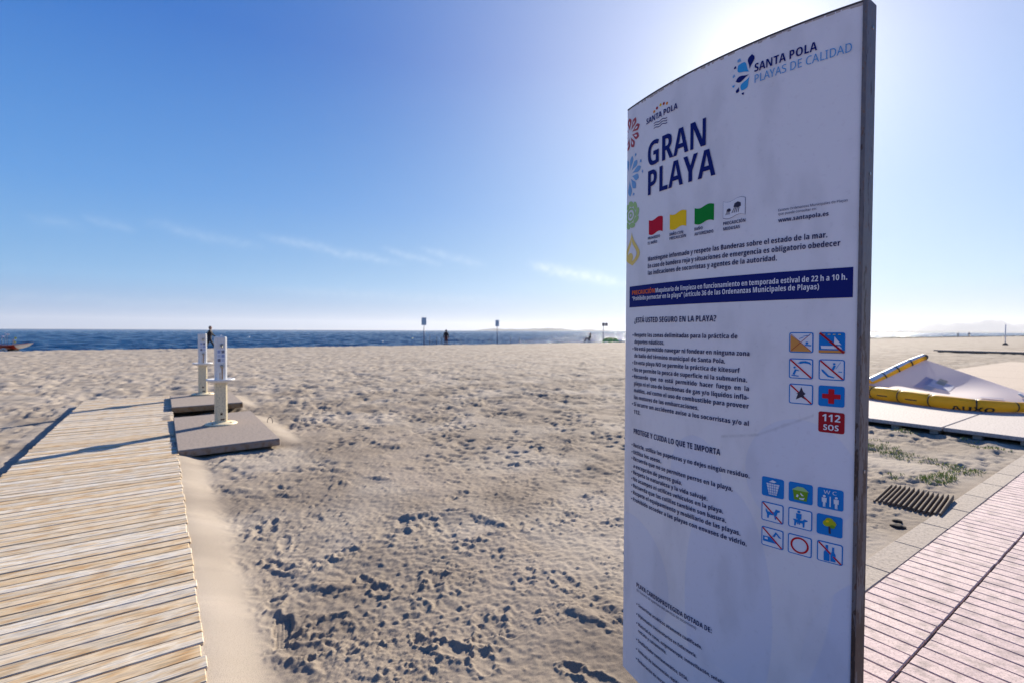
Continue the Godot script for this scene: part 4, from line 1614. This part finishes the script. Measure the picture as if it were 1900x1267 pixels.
func make_boat() -> void:
	# beached rowing boat, seen from the side, bow to the right
	var t := thing("boat", "small red rowing boat with a white bow pulled up on the sand", "boat", Vector3(-9.25, .0, -48.74), deg_to_rad(-35.4))
	var n := 26
	var prof := func(u: float, side: float, w: float) -> Vector3:    # u along, w 0 keel .. 1 gunwale
		var x := lerpf(-2.3, 2.25, u)
		var beam := .62 * pow(sin(PI * clampf(u * .88 + .12, 0, 1)), .6) if u < 0.999 else 0.0
		var sheer := .36 + .20 * pow(absf(u - .52) * 2.0, 2.2)
		var keel := .10 + .26 * pow(maxf(0.0, u - .72) / .28, 2.0)
		var y := lerpf(keel, sheer, w)
		return Vector3(x + (w - .5) * .18 * smoothstep(.7, 1.0, u), y, side * beam * pow(w, .55))
	var red := paint(Color(.62, .13, .06), .5)
	var white := paint(Color(.86, .86, .86), .45)
	var hull := begin(false)
	var bow := begin(false)
	var strake := begin(false)
	for side in [-1.0, 1.0]:
		for i in n:
			var u0 := i / float(n)
			var u1 := (i + 1) / float(n)
			var where := bow if u0 > .80 else hull
			for j in 6:
				var w0 := j / 6.0
				var w1 := (j + 1) / 6.0
				quad_out(where, prof.call(u0, side, w0), prof.call(u1, side, w0), prof.call(u1, side, w1), prof.call(u0, side, w1), Vector3(lerpf(-2.3, 2.25, u0), .5, 0))
			if i < n - 1:
				tube(strake, [prof.call(u0, side, .97), prof.call(u1, side, .97)], [.028, .028], 6)
	obj("hull", done(hull), red, t)
	obj("bow", done(bow), white, t)
	obj("rubbing_strake", done(strake), paint(Color(.78, .52, .48), .6), t)
	for u in [.30, .60]:
		var a: Vector3 = prof.call(u, 1.0, .8)
		obj("thwart", box_mesh(Vector3(a.x, a.y, 0), Vector3(.24, .03, a.z * 2.0 - .06), .006), paint(Color(.28, .24, .24), .8), t)
	for x in [-.9, .95]:
		obj("chock", box_mesh(Vector3(x, .05, 0), Vector3(.16, .14, .7), .01), paint(Color(.10, .08, .07), .9), t)
	var st := begin(false)
	lathe(st, [Vector2(0, 0), Vector2(.14, .02), Vector2(.17, .10), Vector2(.10, .19), Vector2(0, .21)], 14)
	var fl := obj("float", done(st), paint(Color(.78, .73, .66), .6))
	fl.position = Vector3(-8.85, 0, -47.6)
	tag(fl, "cream round float on the sand beside the red boat", "float")
	# marker buoys with little flags, stood up in the boat
	var list := [[.05, .92, Color(.80, .84, .90)], [.36, 1.08, Color(.72, .80, .88)], [.60, 1.06, Color(.80, .80, .80)], [.80, .66, Color(.62, .66, .70)], [1.02, .82, Color(.66, .72, .36)], [1.05, .55, Color(.60, .68, .40)]]
	var names := ["pale blue", "light blue", "white", "grey", "yellow green", "dull green"]
	for k in list.size():
		var q: Array = list[k]
		var mt := thing("marker_flag", "%s flag on a thin pole standing in the red boat" % names[k], "flag", Vector3.ZERO, 0.0, "marker flags in the boat")
		mt.transform = t.transform * Transform3D(Basis.IDENTITY, Vector3(q[0], .12, -.1 + .08 * (k % 3)))
		st = begin(false)
		tube(st, [Vector3.ZERO, Vector3(0, q[1], 0)], [.012, .010], 6)
		obj("pole", done(st), paint(Color(.35, .36, .40), .6), mt)
		st = begin()
		box(st, Vector3(.08, q[1] - .08, 0), Vector3(.15, .13, .012), .003)
		obj("flag", done(st), paint(q[2], .6), mt)

func make_grate() -> void:
	var t := thing("slatted_grate", "rusty brown slatted drain grate half sunk in sand beside the kerb", "grate", Vector3(5.47, -.012, -1.48))
	t.rotation = Vector3(deg_to_rad(-2.0), deg_to_rad(5.0), deg_to_rad(2.5))
	var rust := worn(Color(.40, .34, .29), .85, blotch, Vector3(4, 4, 4), relief, .1)
	var bm := box_mesh(Vector3.ZERO, Vector3(.60, .045, .015), .005)
	for k in 14:
		var o := obj("slat", bm, rust, t)
		o.position = Vector3(rng.randf_range(-.006, .006), .02 + .008 * sin(k * .45), -.225 + k * .0345)
	for x in [-.2, .2]:
		obj("cross_rail", box_mesh(Vector3(x, -.008, 0), Vector3(.03, .022, .47), .005), rust, t)

func make_grass() -> void:
	var st := begin()
	var n := noise(61, .9, 2)
	var count := 0
	while count < 5200:
		var x := rng.randf_range(5.4, 9.2)
		var z := rng.randf_range(-2.9, -1.33)
		var dens := n.get_noise_2d(x, z) + .8 * exp(-(pow((x - 6.55) / .40, 2) + pow((z + 1.56) / .13, 2))) * 2.2 - .36 + (x - 6.5) * .03
		count += 1
		if dens < 0.0 or rng.randf() > dens * 1.8 + .1:
			continue
		for e in 3:
			var a := rng.randf() * TAU
			var p := Vector3(x + rng.randf_range(-.02, .02), sand_y(x, z) - .004, z + rng.randf_range(-.02, .02))
			var h := rng.randf_range(.016, .045)
			var d := Vector3(cos(a), 0, sin(a))
			var tip := p + Vector3(0, h, 0) + d * h * rng.randf_range(.3, 1.1)
			var side := Vector3(-d.z, 0, d.x) * .0035
			var mid := p.lerp(tip, .5) + Vector3(0, h * .2, 0)
			var c := Color(.13, .22, .035).lerp(Color(.32, .31, .11), rng.randf())
			st.set_color(c)
			for q in [[p - side, p + side, mid + side], [p - side, mid + side, mid - side], [mid - side, mid + side, tip]]:
				for v in q:
					st.add_vertex(v)
	var m := paint(Color.WHITE, .7)
	m.vertex_color_use_as_albedo = true
	m.backlight_enabled = true
	m.backlight = Color(.35, .35, .2)
	var o := obj("beach_grass", done(st), m)
	o.set_meta("kind", "stuff")
	tag(o, "sparse low green grass growing in the sand beside the kerb", "grass")

func lump(r: float, squash: float, seed_value: int) -> ArrayMesh:
	var n := noise(seed_value, 1.3, 2)
	var s := SphereMesh.new()
	s.radius = 1.0
	s.height = 2.0
	s.radial_segments = 12
	s.rings = 7
	var arr := s.get_mesh_arrays()
	var v: PackedVector3Array = arr[Mesh.ARRAY_VERTEX]
	for i in v.size():
		v[i] = v[i] * (1.0 + .35 * n.get_noise_3dv(v[i] * 1.1)) * Vector3(r, r * squash, r)
	arr[Mesh.ARRAY_VERTEX] = v
	var am := ArrayMesh.new()
	am.add_surface_from_arrays(Mesh.PRIMITIVE_TRIANGLES, arr)
	var st := SurfaceTool.new()
	st.create_from(am, 0)
	st.generate_normals()
	return st.commit()

func make_seaweed() -> void:
	# dark banks of seaweed along the water line far down the beach
	var st := begin(false)
	for k in 420:
		var x := rng.randf_range(90, 560)
		var z := rng.randf_range(-52.5, -49.5)
		var m := lump(1.0, .35, 300 + k % 12)
		st.append_from(m, 0, Transform3D(Basis.from_euler(Vector3(0, rng.randf() * TAU, 0)).scaled(Vector3(rng.randf_range(.8, 2.6), rng.randf_range(.5, 1.25), rng.randf_range(.5, .9))), Vector3(x, sand_y(x, z), z)))
	var o := obj("seaweed_bank", st.commit(), paint(lin(.035, .03, .025), .9))
	o.set_meta("kind", "stuff")
	tag(o, "dark dried seaweed washed up in a bank along the water line", "seaweed")


func _ready() -> void:
	rng.seed = 20240607
	# ---- camera
	cam = Camera3D.new()
	cam.name = "camera"
	add_child(cam)
	var lens := CameraAttributesPhysical.new()
	lens.frustum_focal_length = 17.335      # 24 mm high frame: 69.4 degrees
	lens.frustum_focus_distance = 1.75
	lens.frustum_near = 0.05
	lens.frustum_far = 90000.0
	lens.exposure_aperture = 3.6
	cam.attributes = lens
	cam.fov = 69.40
	cam.near = 0.05
	cam.far = 90000.0
	cam.position = EYE
	cam.basis = Basis(Vector3.UP, deg_to_rad(-35.4)) * Basis(Vector3.RIGHT, deg_to_rad(-1.22)) * Basis(Vector3.BACK, deg_to_rad(0.23))
	cam.current = true
	# ---- sky, exposure, haze
	var sky_mat := PanoramaSkyMaterial.new()
	sky_mat.panorama = ImageTexture.create_from_image(sky_image())
	var sky := Sky.new()
	sky.sky_material = sky_mat
	var env := Environment.new()
	env.background_mode = Environment.BG_SKY
	env.sky = sky
	env.background_energy_multiplier = 0.48
	env.tonemap_mode = Environment.TONE_MAPPER_LINEAR
	env.tonemap_exposure = 2.0
	env.sdfgi_enabled = true
	env.ssao_enabled = true
	env.ssil_enabled = true
	env.volumetric_fog_enabled = true       # sea haze, brighter towards the sun as real haze is
	env.volumetric_fog_density = 0.000031
	env.volumetric_fog_albedo = Color(.95, .965, 1.0)
	env.volumetric_fog_anisotropy = 0.22
	var world := WorldEnvironment.new()
	world.name = "environment"
	world.environment = env
	add_child(world)
	# ---- sun
	var sun := DirectionalLight3D.new()
	sun.name = "sun"
	sun.light_energy = 1.6
	sun.light_color = Color(1.0, .955, .88)
	sun.light_angular_distance = 0.5
	sun.shadow_enabled = true
	add_child(sun)
	sun.look_at_from_position(towards(SUN_AZIMUTH, SUN_HEIGHT) * 100.0, Vector3.ZERO)

	# ---- shared noise pictures
	grain = noise_tex(512, noise(21, .014, 5), [[.0, grey(.68)], [.35, grey(.88)], [.6, Color(1, .98, .95)], [1.0, Color(.80, .75, .68)]])
	blotch = noise_tex(512, noise(22, .010, 5), [[.0, Color(.86, .75, .62)], [.38, Color(.95, .915, .86)], [.6, grey(1.0)], [1.0, Color(.86, .86, .88)]])
	specks = noise_tex(1024, noise(23, .035, 5), [[.0, grey(.70)], [.4, grey(.93)], [.6, grey(1.0)], [1.0, grey(.86)]])
	relief = noise_tex(512, noise(24, .03, 5), [[.0, grey(0)], [1.0, grey(1)]])

	# ---- the ground and the sea
	var sand := paint(Color(.695, .655, .615), .95, 0.0, .25)
	sand.vertex_color_use_as_albedo = true
	sand.albedo_texture = noise_tex(1024, noise(25, .22, 4), [[.0, Color(.62, .61, .60)], [.30, Color(.84, .835, .825)], [.45, Color(.94, .935, .92)], [.6, Color(1, .99, .97)], [1.0, Color(.84, .82, .80)]])
	sand.uv1_scale = Vector3(.8, .8, .8)
	sand.detail_enabled = true
	sand.detail_albedo = noise_tex(512, noise(26, .012, 4), [[.0, Color(.80, .79, .78)], [.5, Color(.95, .945, .93)], [1.0, grey(1.0)]])
	sand.detail_blend_mode = BaseMaterial3D.BLEND_MODE_MUL
	sand.detail_uv_layer = BaseMaterial3D.DETAIL_UV_2
	sand.uv2_scale = Vector3(.11, .11, .11)
	sand.heightmap_enabled = true
	sand.heightmap_texture = noise_tex(1024, noise(27, .28, 3), [[.0, grey(0)], [1.0, grey(1)]])
	sand.heightmap_scale = 0.12
	structure("sand", make_sand(), sand)
	var water := paint(lin(.003, .034, .100), .14, 0.0, .16)
	water.normal_enabled = true
	water.normal_texture = noise_tex(1024, noise(28, .02, 5), [], true, 10.0)
	water.normal_scale = 1.2
	water.uv1_scale = Vector3(.035, .09, .05)
	structure("sea", make_sea(), water)
	var land := paint(lin(.10, .10, .09), .95)
	var isle := structure("island", hill_mesh(5000, 900, 120, 51, .62), land)
	isle.position = Vector3(0, -3, 0) + Vector3(sin(deg_to_rad(40.0)), 0, -cos(deg_to_rad(40.0))) * 16000.0
	isle.rotation.y = deg_to_rad(-40.0)
	var coast := structure("far_coast", hill_mesh(17000, 1800, 90, 54, .9), land)
	coast.position = Vector3(0, -3, 0) + Vector3(sin(deg_to_rad(68.0)), 0, -cos(deg_to_rad(68.0))) * 21000.0
	coast.rotation.y = deg_to_rad(-68.0)
	var mount := structure("mountain", hill_mesh(7700, 4000, 900, 53, .9), land)
	mount.position = Vector3(0, -5, 0) + Vector3(sin(deg_to_rad(79.0)), 0, -cos(deg_to_rad(79.0))) * 40000.0
	mount.rotation.y = deg_to_rad(-79.0)

	make_promenade()
	make_boardwalk()
	make_platforms()

	# ---- things
	make_board()
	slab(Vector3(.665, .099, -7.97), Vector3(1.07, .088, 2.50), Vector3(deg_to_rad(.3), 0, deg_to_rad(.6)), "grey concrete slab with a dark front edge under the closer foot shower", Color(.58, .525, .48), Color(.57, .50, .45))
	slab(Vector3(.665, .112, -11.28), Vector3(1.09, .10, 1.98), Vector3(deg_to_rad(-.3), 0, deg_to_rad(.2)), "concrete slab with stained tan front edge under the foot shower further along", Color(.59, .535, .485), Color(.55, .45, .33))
	foot_shower(Vector3(.685, .143, -8.22), "white and cream foot shower post on the slab with dark front edge", 1.0)
	foot_shower(Vector3(.68, .165, -12.02), "white and cream foot shower post on the slab furthest along the boardwalk", .7)
	make_kite()
	make_green_kite()
	make_grate()
	make_grass()
	make_seaweed()
	make_boat()
	var loop := begin(false)
	var lp := []
	for k in 13:
		var a := PI * k / 12.0 * 1.25 - .4
		lp.append(Vector3(cos(a) * .035, sin(a) * .065 + .025, cos(a) * .01))
	tube(loop, lp, lp.map(func(_p): return .005), 6)
	var lo := obj("wire_loop", done(loop), paint(Color(.16, .15, .16), .5))
	lo.position = Vector3(1.36, sand_y(1.36, -8.42), -8.42)
	tag(lo, "dark wire loop sticking out of the sand beside the concrete slab", "wire loop")
	for d in [[4.68, -1.36, .05, "dark brown"], [4.79, -1.40, .035, "small blackish"]]:
		var o := obj("debris", lump(d[2], .45, int(d[2] * 1000)), paint(Color(.17, .13, .11), .9))
		o.position = Vector3(d[0], sand_y(d[0], d[1]) + .005, d[1])
		tag(o, "%s scrap of driftwood on the sand next to the kerb" % d[3], "debris")
	# people
	var black := Color(.012, .012, .018)
	var skin := Color(.34, .19, .13)
	var hair := Color(.02, .015, .012)
	person(Vector3(2.97, sand_y(2.97, -44.25), -44.25), deg_to_rad(75.0), "person in dark clothes walking along the beach behind the foot showers", black, Color(.015, .016, .03), Color(.015, .016, .03), skin, hair, 1.83, .9)
	person(Vector3(25.6, sand_y(25.6, -48.6), -48.6), deg_to_rad(150.0), "person in black top and dark red shorts standing at the water", black, Color(.07, .012, .018), Color(.16, .14, .16), skin, hair, 1.66, .25)
	person(Vector3(46.3, sand_y(46.3, -47.4) + .22, -47.4), deg_to_rad(-125.0), "person in black sitting on a low stool next to the green kite", black, Color(.10, .10, .12), Color(.03, .03, .04), skin, hair, 1.72, 0.0, true)
	var stool := thing("beach_stool", "low grey folding stool under the seated person", "stool", Vector3(46.3, sand_y(46.3, -47.4), -47.4), deg_to_rad(-125.0))
	obj("seat", box_mesh(Vector3(0, .30, 0), Vector3(.42, .03, .36), .008), paint(Color(.35, .36, .38), .7), stool)
	for sx in [-.18, .18]:
		for sz in [-.15, .15]:
			obj("leg", box_mesh(Vector3(sx, .13, sz), Vector3(.025, .32, .025), .004), paint(Color(.35, .36, .38), .5), stool)
	person(Vector3(222, sand_y(222, -49.0), -49.0), .4, "tiny figure in black standing at the far water line", black, black, black, skin, hair, 1.7, .3)
	person(Vector3(231, sand_y(231, -48.0), -48.0), -1.0, "tiny figure in dark blue standing at the far water line", Color(.03, .04, .10), Color(.02, .02, .05), black, skin, hair, 1.8, .3)
	# posts and signs near the water
	make_notice_post(Vector3(22.75, 0, -48.2), 2.92, .52, .80, "tall blue post with a large square grey blue notice panel")
	make_notice_post(Vector3(32.15, 0, -48.25), 2.80, .42, .74, "tall blue post with a narrow upright grey blue notice panel")
	var wide := thing("notice_post", "thin post with two small panels side by side above the green kite", "sign", Vector3(51.2, 0, -49.6), deg_to_rad(-35.4))
	var wp := begin(false)
	tube(wp, [Vector3(0, -.3, 0), Vector3(0, 2.68, 0)], [.045, .04], 10)
	obj("post", done(wp), paint(Color(.28, .33, .44), .5), wide)
	for x in [-.02, .40]:
		obj("notice_panel", box_mesh(Vector3(x, 2.44, .06), Vector3(.37, .44, .03), .01), paint(Color(.40, .38, .42), .5), wide)
	for s in [[23.55, -48.55, 1.02, "single thin stake closest to the tall square notice post"], [24.35, -48.4, .98, "thin stake in the middle between notice post and standing person"], [24.85, -48.25, 1.0, "thin stake right beside the standing person"], [34.3, -48.6, .95, "thin stake of a pair, closer to the narrow notice post"], [35.35, -48.2, 1.0, "thin stake of a pair, further from the narrow notice post"]]:
		stake(Vector3(s[0], sand_y(s[0], s[1]), s[1]), s[2], s[3])
	for q in [[166.0, -48.6, 3.0, "tall thin volleyball post far along the beach"], [85.6, -14.4, 2.5, "thin volleyball post with a dark foot on open sand"]]:
		var t := thing("volleyball_post", q[3], "post", Vector3(q[0], sand_y(q[0], q[1]), q[1]))
		var st := begin(false)
		tube(st, [Vector3(0, -.2, 0), Vector3(0, q[2], 0)], [.05, .05], 10)
		obj("pole", done(st), paint(Color(.80, .80, .82), .5), t)
		st = begin(false)
		lathe(st, [Vector2(0, -.02), Vector2(.28, -.02), Vector2(.24, .16), Vector2(.06, .30), Vector2(0, .30)], 14)
		obj("foot", done(st), paint(Color(.25, .24, .24), .8), t)
	# buoys
	for q in [[460.5, 627.0, Color(.85, .85, .85), .30, "white round buoy floating beyond the foot showers"], [409.0, 624.0, Color(.80, .80, .82), .28, "pale round buoy floating further out behind the shower post"], [765.0, 629.0, Color(.62, .60, .20), .24, "dull yellow buoy floating beside the tall square notice post"], [709.0, 634.0, Color(.84, .84, .84), .18, "small white buoy floating close to the shore"]]:
		var d := cam.basis * Vector3((q[0] - 950.0) / 915.0, -(q[1] - 633.5) / 915.0, -1.0)
		var p := EYE + d * ((-.55 - EYE.y) / d.y)
		var t := thing("buoy", q[4], "buoy", p)
		var st := begin(false)
		lathe(st, [Vector2(0, -.3), Vector2(.7, -.15), Vector2(1.0, .25), Vector2(.85, .75), Vector2(.3, 1.1), Vector2(.12, 1.35), Vector2(0, 1.36)].map(func(e): return e * q[3]), 16)
		obj("float_body", done(st), paint(q[2], .4), t)
		st = begin(false)
		lathe(st, [Vector2(1.0, .2), Vector2(1.06, .26), Vector2(1.0, .34)].map(func(e): return e * q[3]), 16)
		obj("band", done(st), paint(Color(.3, .3, .32), .5), t)
